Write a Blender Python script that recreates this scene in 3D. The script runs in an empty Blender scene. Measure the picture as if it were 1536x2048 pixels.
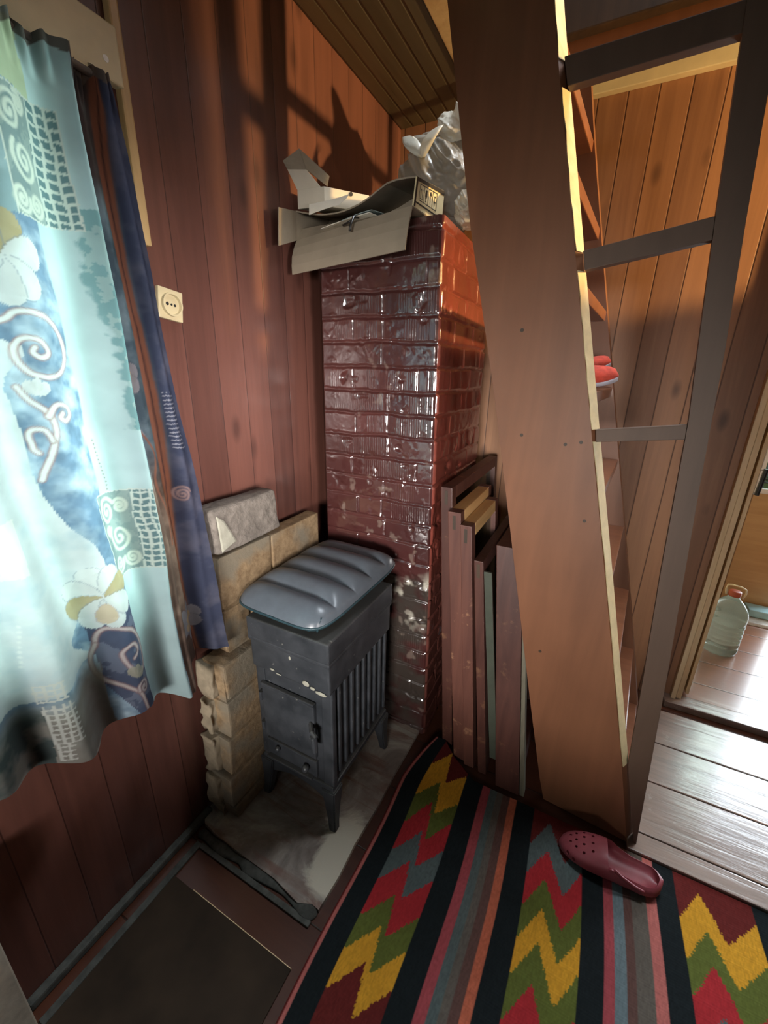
import bpy, bmesh, math, random
import numpy as np
from mathutils import Vector, Matrix

random.seed(7)
SC = bpy.context.scene
COL = SC.collection

# ------------------------------------------------------------------ helpers
def tag(o, label=None, cat=None, group=None, kind=None):
    if label: o['label'] = label
    if cat: o['category'] = cat
    if group: o['group'] = group
    if kind: o['kind'] = kind
    return o

def thing(name, label, cat, loc=(0, 0, 0), group=None):
    o = bpy.data.objects.new(name, None)
    o.empty_display_size = 0.05
    COL.objects.link(o)
    o.location = loc
    return tag(o, label, cat, group)

def world_loc(o):
    v = Vector((0, 0, 0))
    while o is not None:
        v += o.location
        o = o.parent
    return v

def link(name, me, mat, parent=None, smooth=False, origin=None):
    o = bpy.data.objects.new(name, me)
    COL.objects.link(o)
    if mat is not None:
        me.materials.append(mat)
    if parent is not None:
        o.parent = parent
        me.transform(Matrix.Translation(-world_loc(parent)))
    elif origin is not None:
        me.transform(Matrix.Translation(-Vector(origin)))
        o.location = origin
    if smooth:
        me.polygons.foreach_set('use_smooth', [True] * len(me.polygons))
    me.update()
    return o

def obj(name, bm, mat, parent=None, smooth=False, origin=None):
    bmesh.ops.recalc_face_normals(bm, faces=bm.faces[:])
    me = bpy.data.meshes.new(name)
    bm.to_mesh(me)
    bm.free()
    return link(name, me, mat, parent, smooth, origin)

def struct(name, bm, mat, smooth=False):
    o = obj(name, bm, mat, None, smooth)
    o['kind'] = 'structure'
    return o

def hull8(bm, pts, bevel=0.0, seg=2):
    """box from 8 corner points: bottom ring of 4 then top ring of 4"""
    vs = [bm.verts.new(p) for p in pts]
    fs = [bm.faces.new([vs[i] for i in q]) for q in
          ((3, 2, 1, 0), (4, 5, 6, 7), (0, 1, 5, 4), (1, 2, 6, 5), (2, 3, 7, 6), (3, 0, 4, 7))]
    if bevel > 0:
        es = list({e for f in fs for e in f.edges})
        bmesh.ops.bevel(bm, geom=es, offset=bevel, segments=seg, affect='EDGES', profile=0.6)

def box(bm, x0, x1, y0, y1, z0, z1, bevel=0.0, seg=2):
    hull8(bm, [(x0, y0, z0), (x1, y0, z0), (x1, y1, z0), (x0, y1, z0),
               (x0, y0, z1), (x1, y0, z1), (x1, y1, z1), (x0, y1, z1)], bevel, seg)

def prism(bm, poly_a, poly_b, bevel=0.0):
    """solid between two matching polygons"""
    n = len(poly_a)
    a = [bm.verts.new(p) for p in poly_a]
    b = [bm.verts.new(p) for p in poly_b]
    fs = [bm.faces.new(a[::-1]), bm.faces.new(b)]
    for i in range(n):
        fs.append(bm.faces.new((a[i], a[(i + 1) % n], b[(i + 1) % n], b[i])))
    if bevel > 0:
        es = list({e for f in fs for e in f.edges})
        bmesh.ops.bevel(bm, geom=es, offset=bevel, segments=2, affect='EDGES', profile=0.6)

def loft(bm, rings, cap=True, closed=True):
    vr = [[bm.verts.new(p) for p in r] for r in rings]
    n = len(rings[0])
    for i in range(len(vr) - 1):
        for j in range(n if closed else n - 1):
            k = (j + 1) % n
            bm.faces.new((vr[i][j], vr[i][k], vr[i + 1][k], vr[i + 1][j]))
    if cap and closed:
        bm.faces.new(vr[0][::-1])
        bm.faces.new(vr[-1])

def tube(bm, pts, r, n=10, closed=False):
    pts = [Vector(p) for p in pts]
    rings = []
    m = len(pts)
    up = None
    for i, p in enumerate(pts):
        if closed:
            t = pts[(i + 1) % m] - pts[i - 1]
        else:
            t = pts[min(i + 1, m - 1)] - pts[max(i - 1, 0)]
        t.normalize()
        if up is None:
            up = Vector((0, 0, 1)) if abs(t.z) < 0.9 else Vector((1, 0, 0))
        a = t.cross(up)
        a.normalize()
        b = a.cross(t)
        up = b
        rr = r[i] if isinstance(r, (list, tuple)) else r
        rings.append([p + a * (rr * math.cos(2 * math.pi * k / n)) + b * (rr * math.sin(2 * math.pi * k / n)) for k in range(n)])
    if closed:
        rings.append(rings[0])
        vr = [[bm.verts.new(p) for p in q] for q in rings[:-1]]
        for i in range(m):
            for j in range(n):
                bm.faces.new((vr[i][j], vr[i][(j + 1) % n], vr[(i + 1) % m][(j + 1) % n], vr[(i + 1) % m][j]))
    else:
        loft(bm, rings)

def lathe(bm, prof, c, n=32):
    rings = [[(c[0] + r * math.cos(2 * math.pi * k / n), c[1] + r * math.sin(2 * math.pi * k / n), c[2] + z) for k in range(n)] for r, z in prof]
    loft(bm, rings)

def disc(bm, c, nrm, r, depth, n=20):
    nrm = Vector(nrm).normalized()
    a = nrm.orthogonal().normalized()
    b = nrm.cross(a)
    c = Vector(c)
    rings = []
    for d, s in ((0, 1.0), (depth, 1.0)):
        rings.append([c + nrm * d + (a * math.cos(2 * math.pi * k / n) + b * math.sin(2 * math.pi * k / n)) * r * s for k in range(n)])
    loft(bm, rings)

def grid_mesh(name, P):
    """P: array (rows, cols, 3)"""
    r, c = P.shape[:2]
    me = bpy.data.meshes.new(name)
    idx = np.arange(r * c).reshape(r, c)
    q = np.stack([idx[:-1, :-1], idx[:-1, 1:], idx[1:, 1:], idx[1:, :-1]], -1).reshape(-1, 4)
    return make_mesh(me, P.reshape(-1, 3), q)

def make_mesh(me, V, Q):
    me.vertices.add(len(V))
    me.vertices.foreach_set('co', np.ascontiguousarray(V, dtype=np.float32).ravel())
    me.loops.add(Q.size)
    me.loops.foreach_set('vertex_index', np.ascontiguousarray(Q, dtype=np.int32).ravel())
    me.polygons.add(len(Q))
    me.polygons.foreach_set('loop_start', np.arange(0, Q.size, Q.shape[1], dtype=np.int32))
    try:
        me.polygons.foreach_set('loop_total', np.full(len(Q), Q.shape[1], dtype=np.int32))
    except Exception:
        pass
    me.update(calc_edges=True)
    return me

def set_col(me, C):
    a = me.color_attributes.new('Col', 'FLOAT_COLOR', 'POINT')
    buf = np.ones((len(me.vertices), 4), dtype=np.float32)
    buf[:, :3] = C.reshape(-1, 3)
    a.data.foreach_set('color', buf.ravel())

_rng = np.random.default_rng(11)
_LAT = _rng.random((256, 256))
def vnoise(x, y, s=1.0, off=0.0):
    x = np.asarray(x) * s + 17.3 + off
    y = np.asarray(y) * s + 5.7 + off * 1.7
    xi = np.floor(x).astype(int); yi = np.floor(y).astype(int)
    fx = x - xi; fy = y - yi
    fx = fx * fx * (3 - 2 * fx); fy = fy * fy * (3 - 2 * fy)
    g = lambda a, b: _LAT[a % 256, b % 256]
    return (g(xi, yi) * (1 - fx) * (1 - fy) + g(xi + 1, yi) * fx * (1 - fy) + g(xi, yi + 1) * (1 - fx) * fy + g(xi + 1, yi + 1) * fx * fy)
def fbm(x, y, s=1.0, o=4, off=0.0):
    t = 0; a = 0.5; n = 0
    for k in range(o):
        t = t + a * vnoise(x, y, s * 2 ** k, off + 31.7 * k); n += a; a *= 0.5
    return t / n

# ------------------------------------------------------------------ materials
class NT:
    def __init__(self, name):
        self.m = bpy.data.materials.new(name)
        self.m.use_nodes = True
        self.t = self.m.node_tree
        self.b = self.t.nodes['Principled BSDF']
        self.out = self.t.nodes['Material Output']
    def n(self, typ, **kw):
        nd = self.t.nodes.new(typ)
        for k, v in kw.items():
            if k.startswith('_'):
                setattr(nd, k[1:], v)
            else:
                nd.inputs[k.replace('__', ' ')].default_value = v
        return nd
    def l(self, a, b):
        self.t.links.new(a, b)
    def math(self, op, a, b=None, c=None):
        nd = self.t.nodes.new('ShaderNodeMath'); nd.operation = op
        for i, v in enumerate((a, b, c)):
            if v is None: continue
            if isinstance(v, (int, float)): nd.inputs[i].default_value = v
            else: self.l(v, nd.inputs[i])
        return nd.outputs[0]
    def mix(self, f, a, b, mode='MIX'):
        nd = self.t.nodes.new('ShaderNodeMix'); nd.data_type = 'RGBA'; nd.blend_type = mode
        for s, v in ((nd.inputs[0], f), (nd.inputs[6], a), (nd.inputs[7], b)):
            if isinstance(v, (int, float)): s.default_value = v
            elif isinstance(v, tuple): s.default_value = v if len(v) == 4 else v + (1,)
            else: self.l(v, s)
        return nd.outputs[2]
    def ramp(self, f, stops):
        nd = self.t.nodes.new('ShaderNodeValToRGB')
        cr = nd.color_ramp
        while len(cr.elements) < len(stops): cr.elements.new(0.5)
        for e, (p, c) in zip(cr.elements, stops):
            e.position = p
            e.color = (c, c, c, 1) if isinstance(c, (int, float)) else tuple(c) + (1,)
        self.l(f, nd.inputs[0])
        return nd.outputs[0]
    def pos(self, scale=(1, 1, 1), gen=False):
        g = self.n('ShaderNodeTexCoord')
        mp = self.n('ShaderNodeMapping')
        mp.inputs['Scale'].default_value = scale
        self.l(g.outputs['Object'], mp.inputs[0])
        return mp.outputs[0]
    def wpos(self, scale=(1, 1, 1)):
        g = self.n('ShaderNodeNewGeometry')
        mp = self.n('ShaderNodeMapping')
        mp.inputs['Scale'].default_value = scale
        self.l(g.outputs['Position'], mp.inputs[0])
        return mp.outputs[0]
    def noise(self, vec, scale, detail=4, rough=0.55, dist=0.0):
        nd = self.n('ShaderNodeTexNoise')
        nd.inputs['Scale'].default_value = scale
        nd.inputs['Detail'].default_value = detail
        nd.inputs['Roughness'].default_value = rough
        nd.inputs['Distortion'].default_value = dist
        self.l(vec, nd.inputs['Vector'])
        return nd.outputs['Fac']
    def bump(self, h, strength=0.3, dist=0.01):
        nd = self.n('ShaderNodeBump')
        nd.inputs['Strength'].default_value = strength
        nd.inputs['Distance'].default_value = dist
        self.l(h, nd.inputs['Height'])
        self.l(nd.outputs[0], self.b.inputs['Normal'])
        self.l(nd.outputs[0], self.b.inputs['Coat Normal'])
    def base(self, c):
        if isinstance(c, tuple): self.b.inputs['Base Color'].default_value = c + (1,) if len(c) == 3 else c
        else: self.l(c, self.b.inputs['Base Color'])
    def set(self, **kw):
        for k, v in kw.items():
            self.b.inputs[k.replace('__', ' ')].default_value = v

def plain(name, col, rough=0.6, var=0.25, scale=18, bump=0.15, spec=0.5, coat=0.0, stretch=(1, 1, 1), bdist=0.004):
    m = NT(name)
    p = m.pos(stretch)
    f = m.noise(p, scale, 5)
    dark = tuple(c * (1 - var) for c in col)
    lite = tuple(min(1, c * (1 + var)) for c in col)
    m.base(m.ramp(f, [(0.3, dark), (0.7, lite)]))
    m.set(Roughness=rough, Specular__IOR__Level=spec)
    if coat: m.set(Coat__Weight=coat, Coat__Roughness=0.15)
    if bump: m.bump(f, bump, bdist)
    return m.m

def wood(name, c_dark, c_light, rough=0.45, grain=(30, 30, 2.0), coat=0.0, bump=0.12, knots=0.0, wear=None, worldpos=False):
    m = NT(name)
    p = m.wpos(grain) if worldpos else m.pos(grain)
    g1 = m.noise(p, 1.0, 6, 0.6, 0.6)
    p2 = m.wpos((1, 1, 1)) if worldpos else m.pos((1, 1, 1))
    g2 = m.noise(p2, 5.0, 3)
    f = m.math('ADD', m.math('MULTIPLY', g1, 0.7), m.math('MULTIPLY', g2, 0.3))
    col = m.ramp(f, [(0.32, c_dark), (0.68, c_light)])
    if wear:
        w = m.noise(p2, 9.0, 6, 0.7)
        col = m.mix(m.ramp(w, [(0.60, 0.0), (0.72, 0.8)]), col, wear)
    m.base(col)
    m.set(Roughness=rough)
    if coat: m.set(Coat__Weight=coat, Coat__Roughness=0.12)
    m.bump(f, bump, 0.003)
    return m.m

def planks(name, axis, width, offset, c_dark, c_light, groove, rough=0.4, long_axis='Z', coat=0.2, knots=0.5, gw=0.035, tint=0.35, bump=0.5, fine=0.25, dust=None):
    """painted or varnished boards; axis = across the boards"""
    m = NT(name)
    g = m.n('ShaderNodeNewGeometry')
    sp = m.n('ShaderNodeSeparateXYZ')
    m.l(g.outputs['Position'], sp.inputs[0])
    w = m.math('DIVIDE', m.math('SUBTRACT', sp.outputs[axis], offset), width)
    idx = m.math('FLOOR', w)
    fr = m.math('FRACT', w)
    wn = m.n('ShaderNodeTexWhiteNoise'); wn.noise_dimensions = '1D'
    m.l(idx, wn.inputs['W'])
    st = {'X': 0, 'Y': 1, 'Z': 2}
    sc = [26.0, 26.0, 26.0]; sc[st[long_axis]] = 1.6
    mp = m.n('ShaderNodeMapping'); mp.inputs['Scale'].default_value = sc
    m.l(g.outputs['Position'], mp.inputs[0])
    cmb = m.n('ShaderNodeCombineXYZ')
    for k in range(3): m.l(m.math('MULTIPLY', wn.outputs[0], 37.0), cmb.inputs[k])
    va = m.n('ShaderNodeVectorMath'); va.operation = 'ADD'
    m.l(mp.outputs[0], va.inputs[0]); m.l(cmb.outputs[0], va.inputs[1])
    gr = m.noise(va.outputs[0], 1.0, 5, 0.6, 0.8)
    sc2 = [4.0, 4.0, 4.0]; sc2[st[long_axis]] = 0.9
    mp2 = m.n('ShaderNodeMapping'); mp2.inputs['Scale'].default_value = sc2
    m.l(g.outputs['Position'], mp2.inputs[0])
    big = m.noise(mp2.outputs[0], 1.0, 3)
    f = m.math('ADD', m.math('MULTIPLY', gr, 0.55), m.math('MULTIPLY', big, 0.45))
    f = m.math('ADD', f, m.math('MULTIPLY', m.math('SUBTRACT', wn.outputs[0], 0.5), tint))
    col = m.ramp(f, [(0.28, c_dark), (0.72, c_light)])
    # knots
    sck = [9.0, 9.0, 9.0]; sck[st[long_axis]] = 4.0
    mpk = m.n('ShaderNodeMapping'); mpk.inputs['Scale'].default_value = sck
    m.l(g.outputs['Position'], mpk.inputs[0])
    vo = m.n('ShaderNodeTexVoronoi'); vo.inputs['Scale'].default_value = 0.8
    m.l(mpk.outputs[0], vo.inputs['Vector'])
    kn = m.ramp(vo.outputs['Distance'], [(0.05, 1.0), (0.17, 0.0)])
    col = m.mix(m.math('MULTIPLY', kn, knots), col, groove)
    ed = m.math('ABSOLUTE', m.math('SUBTRACT', fr, 0.5))
    gv = m.ramp(ed, [(0.5 - gw, 0.0), (0.5 - gw * 0.35, 1.0)])
    col = m.mix(m.math('MULTIPLY', gv, 0.85), col, groove)
    if dust:
        dn = m.noise(mp2.outputs[0], 6.0, 6, 0.7)
        col = m.mix(m.ramp(dn, [(0.56, 0.0), (0.74, 0.5)]), col, dust)
    m.base(col)
    m.set(Roughness=rough)
    if coat: m.set(Coat__Weight=coat, Coat__Roughness=0.18)
    h = m.math('SUBTRACT', m.math('MULTIPLY', gr, fine), gv)
    m.bump(h, bump, 0.004)
    return m.m

def colmat(name, rough=0.7, trans=0.0, sheen=0.0, bump_scale=0, bump_s=0.2, coat=0.0, weave=None, spec=0.5):
    m = NT(name)
    a = m.n('ShaderNodeVertexColor'); a.layer_name = 'Col'
    m.base(a.outputs[0])
    m.set(Roughness=rough, Specular__IOR__Level=spec)
    if coat: m.set(Coat__Weight=coat, Coat__Roughness=0.1)
    if bump_scale:
        m.bump(m.noise(m.pos((1, 1, 1)), bump_scale, 4), bump_s, 0.003)
    if weave:
        p = m.pos((weave, weave, weave))
        wv = m.n('ShaderNodeTexWave'); wv.inputs['Scale'].default_value = 1.0; wv.bands_direction = 'X'
        m.l(p, wv.inputs[0])
        m.bump(wv.outputs['Fac'], bump_s, 0.002)
    if trans:
        tr = m.n('ShaderNodeBsdfTranslucent')
        m.l(a.outputs[0], tr.inputs['Color'])
        mx = m.n('ShaderNodeMixShader'); mx.inputs[0].default_value = trans
        m.l(m.b.outputs[0], mx.inputs[1]); m.l(tr.outputs[0], mx.inputs[2])
        m.l(mx.outputs[0], m.out.inputs['Surface'])
    return m.m

M = {}
M['wall_left'] = planks('red_brown_boards', 1, 0.105, 0.703, (0.070, 0.027, 0.021), (0.160, 0.063, 0.046), (0.03, 0.010, 0.008), rough=0.40, knots=0.6, gw=0.018, tint=0.25, coat=0.10, bump=0.2)
M['wall_back'] = planks('pine_boards', 0, 0.100, 0.0, (0.22, 0.100, 0.050), (0.41, 0.20, 0.098), (0.07, 0.028, 0.014), rough=0.55, knots=0.85, gw=0.032, coat=0.0, bump=0.3)
M['wall_plain'] = planks('room_boards', 0, 0.11, 0.0, (0.17, 0.11, 0.07), (0.28, 0.19, 0.13), (0.1, 0.05, 0.03), rough=0.6, coat=0.05)
M['ceiling'] = planks('ceiling_boards', 0, 0.0585, -0.667, (0.075, 0.062, 0.036), (0.125, 0.102, 0.060), (0.03, 0.02, 0.01), rough=0.4, long_axis='Y', knots=0.1, gw=0.10, bump=0.9)
M['floor'] = planks('painted_floor_dark', 1, 0.24, 1.29, (0.055, 0.019, 0.011), (0.10, 0.034, 0.018), (0.012, 0.006, 0.004), rough=0.28, long_axis='X', knots=0.0, gw=0.012, coat=0.3, bump=0.4)
M['floor_boards'] = wood('worn_floor_paint', (0.15, 0.10, 0.075), (0.30, 0.21, 0.165), rough=0.34, grain=(2.0, 30, 30), coat=0.25, bump=0.7, wear=(0.45, 0.41, 0.36), worldpos=True)
M['floor_next'] = planks('next_room_floor', 1, 0.22, 2.035, (0.20, 0.085, 0.045), (0.28, 0.12, 0.065), (0.04, 0.02, 0.01), rough=0.30, long_axis='X', knots=0.0, gw=0.02, coat=0.3, bump=0.5, tint=0.15)
M['cream'] = plain('cream_paint', (0.68, 0.59, 0.38), 0.45, 0.12, 9, 0.1, coat=0.1)
M['cream_warm'] = wood('cream_lath', (0.42, 0.27, 0.11), (0.60, 0.42, 0.20), 0.4, coat=0.2)
M['cream_cab'] = plain('chipped_cream_paint', (0.50, 0.46, 0.37), 0.5, 0.22, 24, 0.3)
M['raw_wood'] = wood('raw_pine', (0.66, 0.46, 0.24), (0.84, 0.66, 0.40), 0.5, (40, 40, 2))
M['stair'] = wood('brown_stair_paint', (0.155, 0.062, 0.029), (0.225, 0.092, 0.044), 0.45, (14, 14, 1.2), coat=0.12, bump=0.25)
M['rail'] = wood('dark_brown_rail_paint', (0.085, 0.049, 0.031), (0.125, 0.074, 0.048), 0.6, (14, 14, 1.2), coat=0.0, bump=0.2)
M['tread'] = wood('tread_paint', (0.16, 0.06, 0.03), (0.25, 0.10, 0.05), 0.3, (3, 30, 30), coat=0.2)
M['sash'] = wood('sash_red_brown', (0.045, 0.015, 0.011), (0.092, 0.034, 0.024), 0.45, (30, 30, 2.2), bump=0.3, wear=(0.22, 0.11, 0.055))
M['sash_worn'] = wood('sash_worn', (0.075, 0.026, 0.019), (0.14, 0.053, 0.035), 0.5, (30, 30, 2.0), bump=0.3, wear=(0.45, 0.24, 0.13))
M['sash_bare'] = wood('sash_bare_wood', (0.50, 0.28, 0.11), (0.70, 0.45, 0.20), 0.55, (26, 3, 26))
M['sash_grey'] = wood('sash_grey', (0.09, 0.08, 0.055), (0.18, 0.16, 0.11), 0.55)
M['beam'] = wood('dark_beam', (0.03, 0.018, 0.010), (0.06, 0.036, 0.02), 0.5)

def cast_iron():
    m = NT('dusty_cast_iron')
    p = m.wpos()
    f = m.noise(p, 12, 6, 0.65)
    d = m.noise(p, 3.0, 4)
    col = m.ramp(f, [(0.3, (0.018, 0.021, 0.025)), (0.7, (0.050, 0.054, 0.061))])
    g = m.n('ShaderNodeNewGeometry'); s = m.n('ShaderNodeSeparateXYZ'); m.l(g.outputs['Normal'], s.inputs[0])
    up = m.ramp(s.outputs[2], [(0.5, 0.0), (0.95, 0.5)])
    col = m.mix(m.math('MULTIPLY', up, d), col, (0.13, 0.12, 0.095))
    sp = m.noise(p, 60, 2, 0.5)
    col = m.mix(m.ramp(sp, [(0.72, 0.0), (0.76, 0.35)]), col, (0.35, 0.34, 0.30))
    m.base(col); m.set(Roughness=0.42, Metallic=0.15, Specular__IOR__Level=0.5)
    m.bump(f, 0.15, 0.004)
    return m.m
M['iron'] = cast_iron()
M['vinyl'] = plain('grey_flocked_vinyl', (0.085, 0.100, 0.118), 0.30, 0.10, 30, 0.05, spec=0.5)
M['vinyl_side'] = plain('dark_teal_vinyl', (0.02, 0.045, 0.055), 0.35, 0.15, 30, 0.0)
def firebrick():
    m = NT('firebrick')
    p = m.wpos()
    f = m.noise(p, 38, 5, 0.7)
    big = m.noise(p, 5.5, 3)
    col = m.ramp(f, [(0.3, (0.135, 0.088, 0.048)), (0.7, (0.28, 0.195, 0.112))])
    col = m.mix(m.ramp(big, [(0.46, 0.0), (0.60, 0.85)]), col, (0.165, 0.145, 0.11))
    m.base(col); m.set(Roughness=0.92, Specular__IOR__Level=0.2); m.bump(f, 0.5, 0.006)
    return m.m
M['firebrick'] = firebrick()
M['brick_end'] = plain('pale_brick_end', (0.235, 0.19, 0.132), 0.92, 0.22, 30, 0.6, spec=0.2)
M['firebrick_grey'] = plain('grey_rough_brick', (0.15, 0.13, 0.112), 0.9, 0.30, 38, 0.9, spec=0.2, bdist=0.008)
M['plaster_chip'] = plain('pale_mortar_chip', (0.30, 0.29, 0.235), 0.9, 0.15, 40, 0.5, spec=0.2)
M['card_in'] = plain('grey_brown_cardboard', (0.27, 0.225, 0.165), 0.8, 0.10, 14, 0.05, spec=0.2)
M['card_white'] = plain('white_card', (0.62, 0.57, 0.46), 0.7, 0.06, 14, 0.03, spec=0.3)
M['card_print'] = plain('printed_carton_yellow', (0.62, 0.52, 0.30), 0.6, 0.06, 14, 0.03)
M['ink'] = plain('black_ink', (0.012, 0.010, 0.008), 0.5, 0.1, 20, 0)
M['paper'] = plain('white_paper', (0.78, 0.75, 0.64), 0.7, 0.05, 20, 0.05)
M['paper_blue'] = plain('pale_blue_paper', (0.26, 0.33, 0.33), 0.6, 0.2, 20, 0.05)
M['socket'] = plain('yellowed_plastic', (0.58, 0.49, 0.30), 0.35, 0.06, 10, 0.0)
M['black'] = plain('black_void', (0.008, 0.008, 0.008), 0.6, 0.1, 10, 0)
M['black_plastic'] = plain('black_plastic', (0.02, 0.018, 0.016), 0.35, 0.1, 10, 0)
M['metal'] = plain('dull_metal', (0.45, 0.42, 0.38), 0.35, 0.15, 30, 0.05)
M['metal'].node_tree.nodes['Principled BSDF'].inputs['Metallic'].default_value = 0.8
M['rubber_pink'] = plain('pink_foam_rubber', (0.27, 0.055, 0.068), 0.45, 0.10, 60, 0.08)
M['felt_red'] = plain('red_felt', (0.50, 0.06, 0.035), 0.9, 0.25, 60, 0.3)
M['sole_grey'] = plain('slipper_sole', (0.34, 0.33, 0.38), 0.6, 0.1, 20, 0.05)
M['panel_oak'] = wood('oak_veneer', (0.42, 0.25, 0.10), (0.56, 0.36, 0.16), 0.45, (2.0, 20, 22))
M['cap_red'] = plain('red_brown_cap', (0.38, 0.075, 0.035), 0.4, 0.1, 20, 0)
M['handle_cream'] = plain('cream_handle', (0.75, 0.65, 0.42), 0.4, 0.05, 20, 0)
M['blue_pack'] = plain('pale_blue_pack', (0.36, 0.62, 0.68), 0.35, 0.15, 8, 0.02)
M['grey_pack'] = plain('grey_plastic_pack', (0.45, 0.43, 0.38), 0.3, 0.25, 30, 0.3)
M['blue_grey'] = plain('blue_grey_panel', (0.30, 0.34, 0.38), 0.6, 0.25, 6, 0.1)
M['white_paint'] = plain('white_window_paint', (0.75, 0.75, 0.72), 0.4, 0.05, 10, 0.03)
M['dust'] = plain('grey_dust_strip', (0.075, 0.077, 0.068), 0.85, 0.35, 40, 0.3, spec=0.2)
M['mat'] = plain('dark_brown_linoleum', (0.034, 0.022, 0.013), 0.75, 0.35, 7, 0.25, spec=0.2)
M['stair_edge'] = plain('pale_unpainted_edge', (0.62, 0.50, 0.28), 0.55, 0.10, 40, 0.1)
M['green_rail'] = plain('grey_green_glass_edge', (0.055, 0.062, 0.046), 0.4, 0.15, 20, 0)

def glass(name, col, rough=0.02, ior=1.45):
    m = NT(name)
    m.base(col); m.set(Transmission__Weight=1.0, Roughness=rough, IOR=ior)
    return m.m
M['water'] = glass('water_bottle', (0.80, 0.86, 0.76), 0.06, 1.22)
_n = M['water'].node_tree
_tl = _n.nodes.new('ShaderNodeBsdfTranslucent'); _tl.inputs[0].default_value = (0.30, 0.31, 0.23, 1)
_mx = _n.nodes.new('ShaderNodeMixShader'); _mx.inputs[0].default_value = 0.45
_n.links.new(_n.nodes['Principled BSDF'].outputs[0], _mx.inputs[1]); _n.links.new(_tl.outputs[0], _mx.inputs[2])
_n.links.new(_mx.outputs[0], _n.nodes['Material Output'].inputs['Surface'])
def thin_glass():
    m = NT('dusty_window_glass')
    tr = m.n('ShaderNodeBsdfTransparent'); tr.inputs[0].default_value = (0.75, 0.80, 0.74, 1)
    gl = m.n('ShaderNodeBsdfGlossy'); gl.inputs['Roughness'].default_value = 0.08
    mx = m.n('ShaderNodeMixShader'); mx.inputs[0].default_value = 0.12
    m.l(tr.outputs[0], mx.inputs[1]); m.l(gl.outputs[0], mx.inputs[2])
    m.l(mx.outputs[0], m.out.inputs['Surface'])
    return m.m
M['glass'] = thin_glass()
def plastic_bag(name, col, tint=0.25):
    m = NT(name)
    m.base(col); m.set(Roughness=0.28, Specular__IOR__Level=0.6)
    tl = m.n('ShaderNodeBsdfTranslucent'); tl.inputs[0].default_value = col + (1,)
    mx = m.n('ShaderNodeMixShader'); mx.inputs[0].default_value = 0.35
    m.l(m.b.outputs[0], mx.inputs[1]); m.l(tl.outputs[0], mx.inputs[2])
    tp = m.n('ShaderNodeBsdfTransparent')
    m2 = m.n('ShaderNodeMixShader'); m2.inputs[0].default_value = tint
    m.l(mx.outputs[0], m2.inputs[1]); m.l(tp.outputs[0], m2.inputs[2])
    m.l(m2.outputs[0], m.out.inputs['Surface'])
    m.bump(m.noise(m.pos(), 45, 4, 0.6, 1.5), 0.35, 0.006)
    return m.m
M['bag'] = plastic_bag('white_plastic_bag', (0.62, 0.60, 0.52), 0.12)
M['bag_grey'] = plastic_bag('grey_plastic_bag', (0.30, 0.285, 0.25), 0.20)

def hearth_mat():
    m = NT('stained_cement')
    p = m.wpos()
    f = m.noise(p, 5, 6, 0.65, 0.8)
    st = m.noise(m.wpos((1.5, 9, 1)), 2.2, 5, 0.6, 1.0)
    col = m.ramp(f, [(0.30, (0.12, 0.09, 0.075)), (0.52, (0.27, 0.235, 0.20)), (0.72, (0.50, 0.46, 0.38))])
    col = m.mix(m.ramp(st, [(0.52, 0.0), (0.66, 0.7)]), col, (0.17, 0.075, 0.05))
    vd = m.n('ShaderNodeVectorMath'); vd.operation = 'DISTANCE'
    m.l(m.wpos((1, 0.55, 1)), vd.inputs[0]); vd.inputs[1].default_value = (-0.525, 0.41, 0.006)
    pf = m.math('ADD', m.ramp(vd.outputs['Value'], [(0.02, 0.45), (0.14, 0.0)]), m.math('MULTIPLY', f, 0.6))
    col = m.mix(m.ramp(pf, [(0.48, 0.0), (0.58, 1.0)]), col, (0.52, 0.48, 0.38))
    m.base(col); m.set(Roughness=0.6); m.bump(f, 0.5, 0.01)
    return m.m
M['hearth'] = hearth_mat()
M['curtain'] = colmat('printed_curtain', rough=0.8, trans=0.5, spec=0.2)
M['rug'] = colmat('woven_kilim', rough=0.95, weave=500, bump_s=0.5, spec=0.1)
M['chimney'] = colmat('glossy_red_brick_paint', rough=0.30, bump_scale=90, bump_s=0.08, coat=1.0)
M['chimney'].node_tree.nodes['Principled BSDF'].inputs['Coat IOR'].default_value = 2.1
for k_ in ('floor_boards', 'floor_next'):
    M[k_].node_tree.nodes['Principled BSDF'].inputs['Coat IOR'].default_value = 2.0
    M[k_].node_tree.nodes['Principled BSDF'].inputs['Coat Weight'].default_value = 0.8

# ------------------------------------------------------------------ room shell
XW = -1.02          # window wall
YB = 2.10           # board wall behind the stairs
ZC = 2.55
WT = 0.14
WIN = (-0.30, 0.555, 0.92, 1.96)     # y0,y1,z0,z1 of the window opening
b = bmesh.new()
y0, y1, z0, z1 = WIN
LW = (-2.15, -1.30, 0.92, 1.96)      # added unseen window for fill light, behind the viewer
box(b, XW - WT, XW, -2.4, LW[0], 0, 2.7)
box(b, XW - WT, XW, LW[1], y0, 0, 2.7)
box(b, XW - WT, XW, LW[0], LW[1], 0, LW[2])
box(b, XW - WT, XW, LW[0], LW[1], LW[3], 2.7)
box(b, XW - WT, XW, y1, YB + 0.1, 0, 2.7)
box(b, XW - WT, XW, y0, y1, 0, z0)
box(b, XW - WT, XW, y0, y1, z1, 2.7)
struct('wall_left', b, M['wall_left'])

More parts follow.
